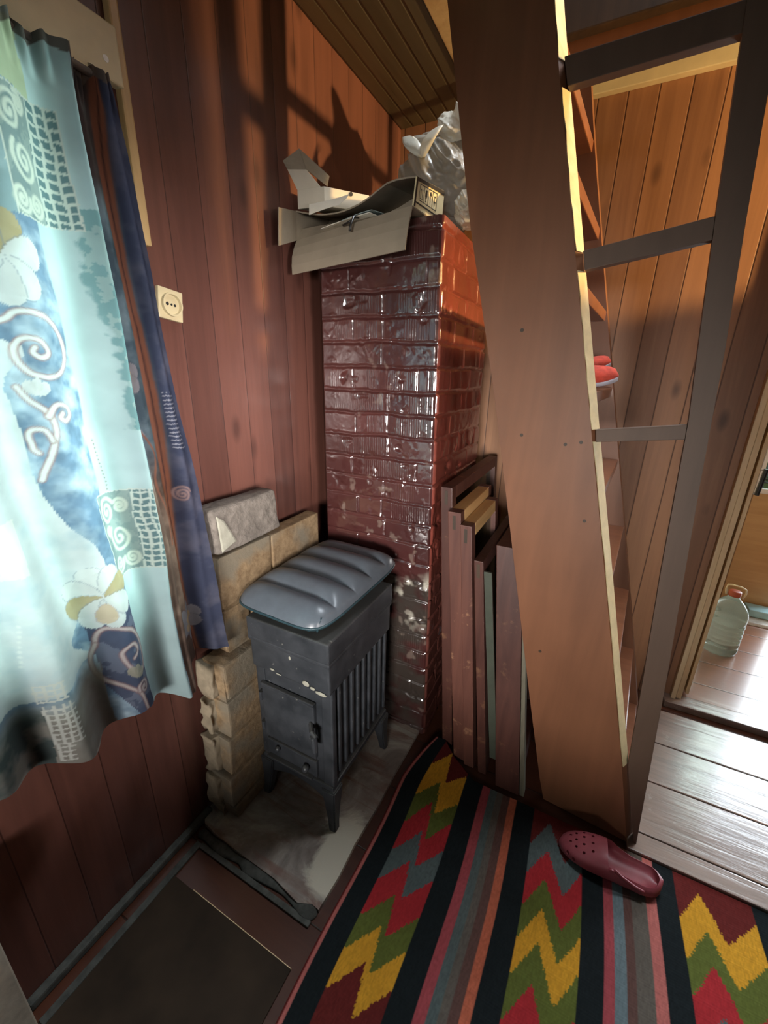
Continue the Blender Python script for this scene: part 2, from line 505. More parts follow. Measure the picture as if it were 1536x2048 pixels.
b = bmesh.new()      # board wall with the doorway cut out
box(b, XW, 0.535, YB, YB + 0.1, 0, 2.7)
box(b, 1.42, 2.7, YB, YB + 0.1, 0, 2.7)
box(b, 0.535, 1.42, YB, YB + 0.1, 2.05, 2.7)
struct('wall_back', b, M['wall_back'])
b = bmesh.new()
box(b, 2.6, 2.7, -2.4, YB, 0, 2.7)
struct('wall_right', b, M['wall_plain'])
b = bmesh.new()
PW = (-0.32, 0.36, 1.10, 1.62)      # opening for the side fill lamp in the added partition
box(b, 1.0, 1.1, -2.3, PW[0], 1.15, ZC); box(b, 1.0, 1.1, PW[1], 1.41, 1.15, ZC)
box(b, 1.0, 1.1, PW[0], PW[1], PW[3], ZC)
struct('wall_added_baffle', b, M['wall_plain'])  # added unseen partition, keeps lamp light off the left wall
b = bmesh.new()
box(b, 0.99, 1.11, -2.3, 1.41, 0, 1.15)
struct('trim_added_dark', b, M['beam'])          # dark lower half of the added partition, cuts bounced light
b = bmesh.new()
RW = (-0.10, 0.90, 0.85, 1.65)     # opening added for the rear fill lamp
box(b, XW, RW[0], -2.4, -2.3, 0, 2.7); box(b, RW[1], 2.6, -2.4, -2.3, 0, 2.7)
box(b, RW[0], RW[1], -2.4, -2.3, 0, RW[2]); box(b, RW[0], RW[1], -2.4, -2.3, RW[3], 2.7)
struct('wall_front', b, M['wall_plain'])

b = bmesh.new()
box(b, XW, 0.95, -0.62, -0.55, 0, 0.62, 0.004)
struct('wall_added_blocker', b, M['beam'])  # added behind the camera to shade low surfaces from the rear fill
b = bmesh.new()
box(b, XW, 2.6, -2.3, YB, -0.12, -0.004)
struct('floor', b, M['floor'])
# raised worn floor boards on the right
for k, (ya, yb) in enumerate(((1.215, 1.288), (1.293, 1.524), (1.529, 1.745), (1.750, 1.972))):
    b = bmesh.new()
    box(b, 0.315 if ya < 1.25 else 0.12, 2.58, ya, yb, -0.004, 0.018, 0.004)
    struct('floor_board_%d' % (k + 1), b, M['floor_boards'])
b = bmesh.new()
box(b, 0.50, 2.58, 2.035, 2.115, -0.004, 0.030, 0.004)
struct('trim_5', b, M['floor_boards'])       # sill of the doorway
b = bmesh.new()
box(b, 0.3, 3.4, YB + 0.0155, 3.6, -0.1, 0.029)
struct('floor_next_room', b, M['floor_next'])

b = bmesh.new()
box(b, XW, -0.667, -2.3, YB, ZC, ZC + 0.05)
struct('ceiling', b, M['ceiling'])
b = bmesh.new()
box(b, -0.667, -0.560, -2.3, YB, ZC - 0.004, ZC + 0.05, 0.003)
struct('trim_6', b, M['cream_warm'])         # pale board at the edge of the stair opening
b = bmesh.new()
box(b, -0.56, 0.75, -2.3, 0.75, ZC, ZC + 0.05)
box(b, 0.75, 2.6, -2.3, YB, ZC, ZC + 0.05)
box(b, -0.56, 0.75, 1.86, YB, ZC + 0.02, ZC + 0.05)
struct('ceiling_right', b, M['beam'])
b = bmesh.new()
box(b, -0.56, 0.75, 1.83, 1.87, ZC, ZC + 0.17, 0.004)
struct('trim_7', b, M['beam'])               # header of the stair opening
b = bmesh.new()
box(b, -0.56, 0.75, 1.88, 1.93, ZC - 0.035, ZC + 0.02, 0.004)
struct('trim_8', b, M['stair'])
# upper storey seen through the opening
b = bmesh.new()
box(b, -1.0, 1.2, 2.15, 2.2, ZC + 0.15, 4.2)
struct('wall_upper_back', b, M['blue_grey'])
b = bmesh.new()
box(b, -1.1, -1.0, -1.0, 2.2, ZC + 0.15, 4.2); box(b, 1.2, 1.3, -1.0, 2.2, ZC + 0.15, 4.2)
box(b, -1.1, 1.3, -1.1, -1.0, ZC + 0.15, 4.2); box(b, -1.1, 1.3, -1.1, 2.2, 4.2, 4.3)
struct('wall_upper_side', b, M['wall_plain'])

# cornice over the board wall
b = bmesh.new()
box(b, -0.235, 0.214, 2.068, 2.10, 2.488, 2.546, 0.003)
struct('trim_1', b, M['cream'])
b = bmesh.new()
box(b, 0.216, 0.60, 2.085, 2.10, 2.50, 2.546, 0.003)
struct('trim_9', b, M['beam'])
# lath running up the window wall beside the curtain
b = bmesh.new()
box(b, XW, XW + 0.020, 0.716, 0.738, 1.77, 2.55, 0.004)
struct('trim_2', b, M['cream_warm'])
# doorway casing in raw wood
b = bmesh.new()
box(b, 0.528, 0.548, 2.070, 2.20, 0.03, 2.05, 0.003)
box(b, 0.551, 0.572, 2.082, 2.20, 0.03, 2.05, 0.003)
struct('trim_3', b, M['raw_wood'])
b = bmesh.new()
box(b, 1.405, 1.45, 2.07, 2.21, 0.03, 2.09, 0.003)
box(b, 0.528, 1.45, 2.07, 2.21, 2.05, 2.10, 0.003)
struct('trim_4', b, M['raw_wood'])
# thin dusty lath along the foot of the window wall
b = bmesh.new()
box(b, XW, XW + 0.024, 0.112, 0.66, -0.004, 0.022, 0.006)
box(b, XW, XW + 0.024, -2.3, 0.108, -0.004, 0.022, 0.006)
struct('baseboard_left', b, M['dust'])

# window behind the curtain
t = bmesh.new()
fy0, fy1, fz0, fz1 = WIN
def frame_rect(bm, x0, x1, ya, yb, za, zb, w, bev=0.003):
    box(bm, x0, x1, ya, ya + w, za, zb, bev); box(bm, x0, x1, yb - w, yb, za, zb, bev)
    box(bm, x0, x1, ya + w, yb - w, za, za + w, bev); box(bm, x0, x1, ya + w, yb - w, zb - w, zb, bev)
frame_rect(t, XW - 0.11, XW - 0.05, fy0, fy1, fz0, fz1, 0.045)
box(t, XW - 0.11, XW - 0.05, 0.105, 0.15, fz0 + 0.045, fz1 - 0.045, 0.003)
w1 = struct('window_1', t, M['white_paint'])
t = bmesh.new()
box(t, XW - 0.083, XW - 0.078, fy0 + 0.04, fy1 - 0.04, fz0 + 0.04, fz1 - 0.04)
obj('pane', t, M['glass'], w1)
t = bmesh.new()
box(t, XW - 0.05, XW + 0.035, fy0 - 0.04, fy1 + 0.03, fz0 - 0.03, fz0, 0.004)
obj('window_sill', t, M['white_paint'], w1)
t = bmesh.new()
box(t, XW, XW + 0.018, fy1, fy1 + 0.045, fz0 - 0.03, fz1 + 0.02, 0.003)
obj('casing', t, M['white_paint'], w1)
# unseen window added to the same wall for its fill light
t = bmesh.new()
frame_rect(t, XW - 0.11, XW - 0.05, LW[0], LW[1], LW[2], LW[3], 0.045)
box(t, XW - 0.11, XW - 0.05, -1.75, -1.705, LW[2] + 0.045, LW[3] - 0.045, 0.003)
w2 = struct('window_added_fill', t, M['white_paint'])
t = bmesh.new()
box(t, XW - 0.083, XW - 0.078, LW[0] + 0.04, LW[1] - 0.04, LW[2] + 0.04, LW[3] - 0.04)
obj('pane', t, M['glass'], w2)

# ------------------------------------------------------------------ next room
b = bmesh.new()
DX0, DX1 = 1.25, 2.45          # bright opening
box(b, 0.2, 0.93, 3.30, 3.40, 0, 2.7)
box(b, 0.93, DX0, 3.30, 3.40, 2.1, 2.7)
box(b, DX0, DX1, 3.30, 3.40, 2.15, 2.7)
box(b, DX1, 3.5, 3.30, 3.40, 0, 2.7)
struct('wall_next_room_back', b, M['wall_back'])
b = bmesh.new()
box(b, 0.2, 0.3, YB + 0.1, 3.3, 0, 2.7); box(b, 3.4, 3.5, YB + 0.1, 3.3, 0, 2.7)
struct('wall_next_room_side', b, M['wall_plain'])
b = bmesh.new()
box(b, 0.2, 3.5, YB + 0.1, 3.4, 2.55, 2.65)
struct('ceiling_next_room', b, M['white_paint'])
# outer door: oak veneer below, glazed above
d = bmesh.new()
box(d, 0.935, 1.245, 3.262, 3.298, 0.035, 0.83, 0.003)
d2 = struct('door_2', d, M['panel_oak'])
d = bmesh.new()
box(d, 0.935, 0.955, 3.265, 3.298, 0.83, 2.08, 0.003); box(d, 1.225, 1.245, 3.265, 3.298, 0.83, 2.08, 0.003)
box(d, 0.955, 1.225, 3.265, 3.298, 0.83, 0.86, 0.003); box(d, 0.955, 1.225, 3.265, 3.298, 2.05, 2.08, 0.003)
obj('glazing_frame', d, M['white_paint'], d2)
d = bmesh.new(); box(d, 0.955, 1.225, 3.28, 3.285, 0.86, 2.05)
obj('pane', d, M['glass'], d2)
d = bmesh.new()
for z in (0.895, 0.915): box(d, 0.957, 1.223, 3.272, 3.292, z, z + 0.007)
obj('wire', d, M['black_plastic'], d2)
# inner door leaf opened back into the next room
d = bmesh.new()
box(d, 0.592, 0.607, 2.125, 2.90, 0.04, 2.02, 0.003)
d1 = struct('door_1', d, M['raw_wood'])
h = bmesh.new()
tube(h, [(0.626, 2.15, 1.050), (0.629, 2.15, 1.10), (0.632, 2.15, 1.160)], 0.009, 12)
obj('handle', h, M['black_plastic'], d1)
h = bmesh.new()
for z in (1.055, 1.155): tube(h, [(0.602, 2.15, z), (0.629, 2.15, z)], 0.003, 8)
obj('handle_bracket', h, M['metal'], d1)

# foliage outside, beyond the glazing
def bush(name, label, c, r, n, col):
    rnd = random.Random(n)
    bm = bmesh.new()
    for k in range(n):
        a = rnd.uniform(0, 6.28); e = rnd.uniform(-1.2, 1.5); q = r * rnd.uniform(0.3, 1) ** 0.5
        p = Vector((c[0] + q * math.cos(a) * math.cos(e), c[1] + q * math.sin(a) * math.cos(e), c[2] + q * math.sin(e)))
        t1 = Vector((rnd.uniform(-1, 1), rnd.uniform(-1, 1), rnd.uniform(-1, 1))).normalized()
        t2 = t1.orthogonal().normalized()
        s = rnd.uniform(0.05, 0.10)
        vs = [bm.verts.new(p + v) for v in (-t1 * s, t2 * s * .4, t1 * s, -t2 * s * .4)]
        bm.faces.new(vs)
    m = plain(name + '_leaf', col, 0.6, 0.4, 3, 0)
    o = obj(name, bm, m, None, False, (c[0], c[1], c[2] - r))
    return tag(o, label, 'bush')
bush('garden_bush', 'pale green garden foliage outside the glazed door at right', (2.1, 6.6, 0.9), 0.9, 700, (0.30, 0.36, 0.12))
b = bmesh.new()
box(b, -4, 9, 3.41, 14, -0.25, -0.12)
struct('ground_outside', b, plain('garden_ground', (0.30, 0.30, 0.20), 0.9, 0.3, 2, 0.1))

# ------------------------------------------------------------------ floor finishes by the stove
bm = bmesh.new()
pts = [(-1.015, 0.640), (-0.985, 0.615), (-0.93, 0.607), (-0.80, 0.602), (-0.66, 0.600), (-0.56, 0.585), (-0.52, 0.602), (-0.494, 0.60),
       (-0.488, 0.70), (-0.492, 0.80), (-0.484, 0.95), (-0.486, 1.10), (-0.480, 1.33), (-1.015, 1.33)]
prism(bm, [(x, y, -0.004) for x, y in pts], [(x, y, 0.012) for x, y in pts])
hearth = obj('hearth_slab', bm, M['hearth'], None, False, (-0.75, 0.95, -0.004))
tag(hearth, 'stained grey cement hearth under the black stove', 'hearth')
bm = bmesh.new()
rnd = random.Random(3)
rings = []
for i in range(60):       # crumbling mortar along the front of the hearth
    t_ = i / 59
    x = -0.985 + t_ * 0.49
    r_ = 0.006 + 0.010 * float(vnoise(x, 0.3, 28)) + 0.007 * math.exp(-((x + 0.535) / 0.03) ** 2)
    if i in (0, 59): r_ *= .3
    yc_ = 0.592 + 0.008 * (float(vnoise(x, 0.9, 18)) - .5)
    rings.append([(x, yc_ + r_ * math.cos(a_) * 1.5, max(-0.004, -0.002 + r_ * 0.75 * math.sin(a_) + 0.002 * float(vnoise(x * 3, a_, 40)))) for a_ in [2 * math.pi * k / 10 for k in range(10)]])
loft(bm, rings)
obj('mortar_edge', bm, M['dust'], hearth, True)

bm = bmesh.new()
box(bm, -0.962, -0.487, -1.4, 0.466, -0.004, 0.001, 0.001)
o = obj('floor_mat', bm, M['mat'], None, False, (-0.72, -0.4, -0.004))
tag(o, 'dark brown linoleum mat on the floor below the window', 'mat')
e = bmesh.new()
box(e, -0.862, -0.487, 0.4664, 0.4682, -0.004, 0.0018)
obj('worn_edge', e, M['raw_wood'], o)
bm = bmesh.new()
box(bm, -0.966, -0.945, 0.112, 0.568, -0.004, 0.004, 0.002)
box(bm, -0.945, -0.50, 0.556, 0.572, -0.004, 0.004, 0.002)
o = obj('floor_batten', bm, M['dust'], None, False, (-0.8, 0.4, -0.004))
tag(o, 'thin dusty batten edging the dark mat and the hearth', 'batten')

# cream cupboard end in the lower left corner
bm = bmesh.new()
box(bm, -0.992, -0.956, -0.55, 0.108, -0.004, 0.52, 0.003)
cab = thing('cream_cabinet', 'chipped cream cabinet edge at the lower left corner', 'cabinet', (-0.98, -0.2, -0.004))
obj('side_panel', bm, M['cream_cab'], cab)
bm = bmesh.new()
box(bm, -0.955, -0.948, -0.55, 0.055, 0.0, 0.515, 0.002)
obj('door', bm, M['cream_cab'], cab)

# ------------------------------------------------------------------ rug
def build_rug():
    x0, x1, ya, yb = -0.455, 1.30, 0.02, 1.212
    nx, ny = 560, 380
    X = np.linspace(x0, x1, nx); Y = np.linspace(ya, yb, ny)
    xx, yy = np.meshgrid(X, Y)
    C = np.zeros((ny, nx, 3)); C[:] = (0.010, 0.013, 0.014)
    BLK = (0.010, 0.014, 0.015); YEL = (0.48, 0.235, 0.022); GRN = (0.085, 0.10, 0.022); RED = (0.30, 0.022, 0.026)
    TEA = (0.075, 0.095, 0.092); MAR = (0.10, 0.016, 0.014); PNK = (0.28, 0.055, 0.062); ORG = (0.38, 0.10, 0.055)
    GRY = (0.10, 0.085, 0.07); BRN = (0.095, 0.05, 0.042); BLU = (0.115, 0.15, 0.16); SAL = (0.36, 0.11, 0.095)
    def stripe(a, b_, c): C[(xx >= a) & (xx < b_)] = c
    stripe(x0, -0.451, MAR); stripe(-0.451, -0.440, SAL)
    stripe(-0.163, -0.133, PNK); stripe(-0.133, -0.108, TEA); stripe(-0.108, -0.085, GRY); stripe(-0.085, -0.062, BRN); stripe(-0.062, -0.036, ORG)
    stripe(0.246, 0.272, PNK); stripe(0.272, 0.300, BLU); stripe(0.300, 0.322, BRN); stripe(0.322, 0.362, GRY); stripe(0.362, 0.390, SAL)
    stripe(0.800, 0.826, PNK); stripe(0.826, 0.86, TEA); stripe(0.86, 0.90, BRN); stripe(0.90, 0.93, ORG)
    def zig(a, b_, bounds, cols, amp, kx, sharp):
        f = (xx - a) / (b_ - a)
        fq = np.floor(f * 34) / 34          # stepped weave edges
        off = np.interp(fq, [0, kx[0], kx[1], 1.0], [0, amp, -0.015, amp * 0.85])
        saw = (np.abs(((yy * 95 + f * 5) % 1.0) - 0.5)) * 0.05
        off2 = np.interp(np.clip(fq + saw - 0.0125, 0, 1), [0, kx[0], kx[1], 1.0], [0, amp, -0.015, amp * 0.85])
        yrel = yy - np.where(sharp, off2, off)
        m = (f >= 0) & (f < 1)
        lab = np.zeros_like(xx, dtype=int)
        for v in bounds: lab += (yrel < v)
        for i, c in enumerate(cols):
            C[m & (lab == i)] = c
    zig(-0.380, -0.228, [1.125, 1.012, 0.935, 0.850, 0.755, 0.652, 0.567, 0.480, 0.30, 0.21, 0.12], [MAR, YEL, GRN, RED, TEA, RED, GRN, YEL, MAR, YEL, GRN, RED], 0.088, (0.42, 0.56), True)
    zig(0.028, 0.187, [1.085, 0.988, 0.898, 0.815, 0.728, 0.635, 0.53, 0.44, 0.35, 0.26], [MAR, TEA, RED, GRN, YEL, GRN, RED, TEA, RED, GRN, YEL], 0.098, (0.33, 0.66), True)
    zig(0.448, 0.645, [1.082, 0.985, 0.902, 0.80, 0.71, 0.61, 0.52, 0.43, 0.34], [MAR, YEL, GRN, RED, TEA, RED, GRN, YEL, MAR, YEL], 0.095, (0.31, 0.55), True)
    zig(1.0, 1.16, [1.085, 0.985, 0.895, 0.80, 0.71, 0.61, 0.52], [MAR, RED, GRN, YEL, GRN, RED, TEA, RED], 0.095, (0.33, 0.6), True)
    weave = 1.25 + 0.5 * vnoise(xx, yy * 0.35, 420) * (0.7 + 0.6 * vnoise(xx, yy, 14, 9))
    C *= weave[..., None]
    zz = 0.0045 + 0.003 * fbm(xx, yy, 5, 3) + 0.0012 * np.sin(yy * 900)
    # left corner of the rug runs further back and rises against the leaning sashes
    ly = np.clip((yy - 0.9) / (yb - 0.9), 0, 1)
    lf = np.clip((-0.20 - xx) / 0.19, 0, 1)
    yy2 = yy + 0.118 * ly * lf
    xx2 = xx + 0.062 * np.clip((ly - .45) / .55, 0, 1) ** 1.5 * np.clip((-0.30 - xx) / 0.16, 0, 1)
    zz = zz + 0.012 * ly ** 2 * lf + 0.010 * np.exp(-((yy - 1.0 + (xx + .3) * .1) / 0.05) ** 2) * np.clip((0.1 - xx) / 0.4, 0, 1)
    xx2 = xx2 + 0.004 * np.sin(yy * 9)
    P = np.stack([xx2, yy2, zz], -1)
    # wrap a thin rim down to the floor so that the rug has thickness
    me = grid_mesh('kilim_rug', P)
    set_col(me, C)
    o = link('kilim_rug', me, M['rug'], None, True, (0.4, 0.6, 0))
    md = o.modifiers.new('thick', 'SOLIDIFY'); md.thickness = 0.004; md.offset = 0.0
    return tag(o, 'striped zigzag woven rug in black, red, yellow and green', 'rug')
build_rug()

# ------------------------------------------------------------------ chimney
def brick_field(W, H, res, z_off, seed, patterns):
    """height and colour of a painted brick face W x H"""
    nu = int(W / res) + 1; nz = int(H / res) + 1
    U = np.linspace(0, W, nu); Z = np.linspace(0, H, nz)
    uu, zz = np.meshgrid(U, Z)
    wob = 0.016 * (fbm(uu, zz, 7, 3, seed) - 0.5)
    ch = 0.0783
    zc = (zz + wob - z_off) / ch
    row = np.floor(zc).astype(int)
    fz = (zc - row) * ch
    rng = np.random.default_rng(seed)
    hgt = np.zeros_like(uu); jd = np.minimum(fz, ch - fz)
    ribm = np.zeros_like(uu); bump = np.zeros_like(uu); tone = np.ones_like(uu)
    ud = np.full_like(uu, 9.0)
    for r in range(row.min(), row.max() + 1):
        m = row == r
        if not m.any(): continue
        cuts = list(patterns[r % len(patterns)])
        cuts = [c + rng.uniform(-0.02, 0.02) for c in cuts]
        edges = [-1.0] + cuts + [W + 1.0]
        for a, b_ in zip(edges[:-1], edges[1:]):
            mm = m & (uu >= a) & (uu < b_)
            d = np.minimum(uu - a, b_ - uu)
            ud[mm] = np.minimum(ud[mm], d[mm])
            if rng.random() < 0.55:
                lo = max(a, 0) + rng.uniform(0, 0.08); hi = min(b_, W) - rng.uniform(0, 0.03)
                sel = mm & (uu > lo) & (uu < hi)
                ribm[sel] = 1.0
            bump[mm] = rng.uniform(-0.0022, 0.0022) + (uu[mm] - (max(a, 0) + min(b_, W)) / 2) * rng.uniform(-0.015, 0.015) + (fz[mm] - ch / 2) * rng.uniform(-0.02, 0.03)
            tone[mm] = rng.uniform(0.85, 1.15)
    e = np.minimum(jd, ud * 1.7 + 0.004 * vnoise(uu, zz, 9, seed + 70)) + 0.004 * (fbm(uu, zz, 60, 2, seed + 4) - 0.5)
    fill = np.clip((e - 0.002) / 0.006, 0, 1)
    fill = fill * fill * (3 - 2 * fill)
    hgt = fill * (0.0065 + bump)
    hgt += ribm * fill * 0.0013 * np.sin(uu * 2 * np.pi / 0.0088 + 1.5 * fbm(uu, zz, 25, 2)) * np.clip((vnoise(uu, zz, 18, seed) - 0.2) * 3, 0, 1)
    hgt += 0.0022 * (fbm(uu, zz, 26, 4, seed + 8) - 0.5)
    lump = np.clip(fbm(uu, zz, 34, 3, seed + 20) - 0.63, 0, 1)
    hgt += lump * 0.020 * (1 - 0.6 * fill)
    pit = np.clip(fbm(uu, zz, 17, 3, seed + 50) - 0.70, 0, 1) * fill
    hgt -= pit * 0.045
    # squeezed mortar ridges under the joints
    ridge = np.exp(-((fz - 0.006) / 0.004) ** 2) * np.clip(vnoise(uu, zz, 30, seed + 3) - 0.45, 0, 1)
    hgt += ridge * 0.006
    C = np.zeros(uu.shape + (3,)); C[:] = (0.062, 0.0185, 0.017)
    C *= (tone * (0.80 + 0.4 * fbm(uu, zz, 8, 3, seed + 2)))[..., None]
    soot = np.clip(fbm(uu, zz, 5, 3, seed + 12) - 0.5, 0, 1)
    C *= (1 - 0.8 * soot)[..., None]
    return uu, zz, hgt, C, fill

def build_chimney():
    H = 1.94
    xl = -0.94; yf = 1.33; yb = 1.90
    W = 0.46
    uu, zz, h, C, fill = brick_field(W, H, 0.0032, 0.108 - 0.0783, 3, [[0.145, 0.275], [0.27], [0.14, 0.40], [0.265]])
    xr = -0.462 - 0.022 * zz - 0.0
    x = xl + (uu / W) * (xr - xl)
    edge = np.minimum(np.minimum(uu, W - uu) / 0.006, 1.0)
    hh = h * edge
    low = np.clip((0.80 + 0.12 * (fbm(uu, zz, 9, 3, 77) - 0.5) - 0.25 * (0.45 - uu) - zz) / 0.05, 0, 1) * np.clip((uu - 0.20) / 0.08, 0, 1)
    sooty = np.array((0.045, 0.034, 0.028)); pale = np.array((0.42, 0.39, 0.32))
    mix = np.clip((fbm(uu, zz, 20, 4, 91) - 0.56) * 8, 0, 1) * np.clip((zz - 0.45) / 0.2, 0, 1)
    Cl = sooty * (1 - mix[..., None]) + pale * mix[..., None]
    lowm = (low * np.clip((fbm(uu, zz, 13, 3, 14) - 0.30) * 4, 0, 1))[..., None]
    C = C * (1 - lowm) + Cl * lowm
    chip = np.clip((fbm(uu, zz, 22, 3, 15) - 0.74) * 14, 0, 1)[..., None] * 0.3
    C = C * (1 - chip) + np.array((0.34, 0.27, 0.22)) * chip
    P1 = np.stack([x, yf - hh + 0 * x, zz], -1)
    Ws = yb - yf
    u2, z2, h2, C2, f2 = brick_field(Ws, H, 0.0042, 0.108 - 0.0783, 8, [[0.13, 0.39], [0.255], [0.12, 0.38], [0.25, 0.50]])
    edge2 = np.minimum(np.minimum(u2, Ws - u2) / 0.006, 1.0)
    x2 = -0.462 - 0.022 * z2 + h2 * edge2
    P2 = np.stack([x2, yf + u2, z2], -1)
    C2 = C2 * np.array((3.8, 3.0, 2.3))  # side face lightened and warmed, lamp light put into its colour
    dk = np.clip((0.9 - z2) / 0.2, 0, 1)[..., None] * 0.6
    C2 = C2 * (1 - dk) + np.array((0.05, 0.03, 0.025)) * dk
    V = []; Q = []; CC = []; n0 = 0
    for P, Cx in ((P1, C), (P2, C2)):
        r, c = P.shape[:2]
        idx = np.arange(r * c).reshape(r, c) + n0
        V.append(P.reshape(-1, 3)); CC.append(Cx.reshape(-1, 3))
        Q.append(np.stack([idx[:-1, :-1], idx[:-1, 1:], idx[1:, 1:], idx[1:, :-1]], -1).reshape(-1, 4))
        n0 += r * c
    xt = -0.462 - 0.022 * H; xb = -0.462
    ext = np.array([(xl, yf, 0), (xl, yb, 0), (xl, yb, H), (xl, yf, H), (xb, yb, 0), (xt, yb, H), (xb, yf, 0), (xt, yf, H)], float)
    V.append(ext); CC.append(np.tile(np.array([[0.10, 0.026, 0.02]]), (8, 1)))
    k = n0
    Q.append(np.array([[k + 0, k + 3, k + 2, k + 1], [k + 1, k + 2, k + 5, k + 4], [k + 3, k + 7, k + 5, k + 2], [k + 0, k + 1, k + 4, k + 6]]))
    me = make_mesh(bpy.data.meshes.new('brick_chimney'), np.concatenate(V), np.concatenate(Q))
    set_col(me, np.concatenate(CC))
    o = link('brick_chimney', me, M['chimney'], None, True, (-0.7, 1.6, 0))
    return tag(o, 'red-brown painted brick chimney standing behind the stove', 'chimney')
build_chimney()

# ------------------------------------------------------------------ firebrick screen beside the stove
bm = bmesh.new()
rnd = random.Random(5)
zs = [0.013, 0.075, 0.21, 0.365, 0.51, 0.645, 0.80, 0.978]
for i in range(len(zs) - 1):
    za, zb = zs[i], zs[i + 1] - 0.008
    xo = -0.895 if i < 5 else -0.928
    xi = XW + (0.028 if i < 5 else 0.036)
    ystart = [0.672, 0.668, 0.682, 0.690, 0.700, 0.745, 0.752][i]
    cuts = [ystart, 0.98 if i % 2 == 0 else 0.86, 1.255 if i % 2 == 0 else 1.13, 1.322]
    for a, c in zip(cuts[:-1], cuts[1:]):
        if i >= 5 and c > 1.30: continue
        j = lambda s=0.003: rnd.uniform(-s, s)
        w = 0.0 if i < 6 else rnd.uniform(-.006, .003)
        hull8(bm, [(xi, a + .003 + j(), za + j()), (xo + w + j(), a + .003 + j(.005), za + j()), (xo + w + j(), c - .003, za + j()), (xi, c - .003, za + j()),
                   (xi, a + .003 + j(), zb + j()), (xo + w + j(), a + .003 + j(.005), zb + j()), (xo + w + j(), c - .003, zb + j()), (xi, c - .003, zb + j())], 0.006, 2)
box(bm, XW + 0.042, -0.934, 0.76, 1.25, 0.02, 0.95)
box(bm, XW + 0.034, -0.902, 0.70, 1.31, 0.014, 0.63)
scr = obj('firebrick_screen', bm, M['firebrick'], None, False, (-0.95, 1.0, 0.013))
tag(scr, 'rough yellowish firebrick screen stacked against the wall behind the stove', 'brick screen')
for i in range(5):      # rough broken ends of the lower courses
    za, zb = zs[i], zs[i + 1] - 0.008
    ys_ = [0.672, 0.668, 0.682, 0.690, 0.700][i]
    bm = bmesh.new()
    box(bm, XW + 0.016 + rnd.uniform(0, .012), -0.940 + rnd.uniform(-.012, .006), ys_ - rnd.uniform(.008, .020), ys_ + 0.03, za + rnd.uniform(.002, .008), zb - rnd.uniform(.004, .014))
    bmesh.ops.subdivide_edges(bm, edges=bm.edges[:], cuts=7, use_grid_fill=True)
    for v in bm.verts:
        v.co += Vector((vnoise(v.co.y * 2 + i, v.co.z, 34) - .5, vnoise(v.co.x, v.co.z + i, 42, 5) - .5, vnoise(v.co.x + v.co.y, v.co.z, 37, 9) - .5)) * 0.016
    obj('broken_end', bm, M['brick_end'], scr, True)

bm = bmesh.new()
p8 = [(-0.985, 0.735, 0.990), (-0.905, 0.738, 0.990), (-0.905, 1.005, 0.990), (-0.985, 1.005, 0.990),
      (-0.985, 0.734, 1.128), (-0.910, 0.736, 1.128), (-0.910, 1.000, 1.128), (-0.985, 1.000, 1.128)]
hull8(bm, p8, 0.014, 3)
bmesh.ops.subdivide_edges(bm, edges=bm.edges[:], cuts=2, use_grid_fill=True)
for v in bm.verts:
    n = Vector((vnoise(v.co.y, v.co.z, 40) - .5, vnoise(v.co.y, v.co.z, 33, 5) - .5, vnoise(v.co.x + v.co.y, v.co.z, 37, 9) - .5))
    v.co += n * 0.007
lb = obj('loose_brick', bm, M['firebrick_grey'], None, True, (-0.945, 0.86, 0.984))
tag(lb, 'loose grey rough brick with chipped pale corner on top of firebrick screen', 'brick')
bm = bmesh.new()
prism(bm, [(-0.904, 0.745, 1.112), (-0.904, 0.772, 1.09), (-0.904, 0.81, 1.015), (-0.904, 0.752, 0.998)],
      [(-0.9005, 0.748, 1.107), (-0.9005, 0.768, 1.085), (-0.9005, 0.802, 1.018), (-0.9005, 0.756, 1.003)])
obj('chipped_corner', bm, M['plaster_chip'], lb)

# ------------------------------------------------------------------ stove
st = thing('iron_stove', 'dusty black cast iron stove on four legs', 'stove', (-0.72, 0.98, 0.012))
X0, X1, Y0, Y1 = -0.868, -0.586, 0.812, 1.19
bm = bmesh.new()
box(bm, X0, X1, Y0, Y1, 0.205, 0.60, 0.008)
for k in range(9):            # ribs of the side wall
    y = Y0 + 0.035 + k * 0.039
    box(bm, X1 - 0.004, X1 + 0.011, y, y + 0.014, 0.235, 0.585, 0.004)
for k in range(9):
    y = Y0 + 0.035 + k * 0.039
    box(bm, X0 - 0.009, X0 + 0.004, y, y + 0.014, 0.235, 0.585, 0.004)
box(bm, X1 - 0.03, X1 + 0.012, Y0 - 0.004, Y0 + 0.02, 0.205, 0.60, 0.006)
box(bm, X0 - 0.008, X0 + 0.03, Y0 - 0.004, Y0 + 0.02, 0.205, 0.60, 0.006)
obj('body', bm, M['iron'], st)
bm = bmesh.new()
prism(bm, [(X0 - .010, Y0 - .012, 0.585), (X1 + .012, Y0 - .012, 0.585), (X1 + .012, Y1 + .005, 0.585), (X0 - .010, Y1 + .005, 0.585)],
      [(X0 - .010, Y0 - .014, 0.702), (X1 + .012, Y0 - .014, 0.702), (X1 + .012, Y1 + .005, 0.702), (X0 - .010, Y1 + .005, 0.702)], 0.006)
box(bm, X0 - .013, X1 + .017, Y0 - .020, Y1 + .008, 0.690, 0.705, 0.005)
obj('collar', bm, M['iron'], st)
bm = bmesh.new()
box(bm, X0 - .012, X1 + .017, Y0 - .022, Y1 + .012, 0.703, 0.774, 0.007, 3)
obj('top_plate', bm, M['iron'], st)
bm = bmesh.new()
box(bm, X0 + .020, X1 - .050, Y0 - .014, Y0 + .004, 0.305, 0.520, 0.005)
box(bm, X0 + .018, X1 - .048, Y0 - .017, Y0 - .002, 0.520, 0.530, 0.003)
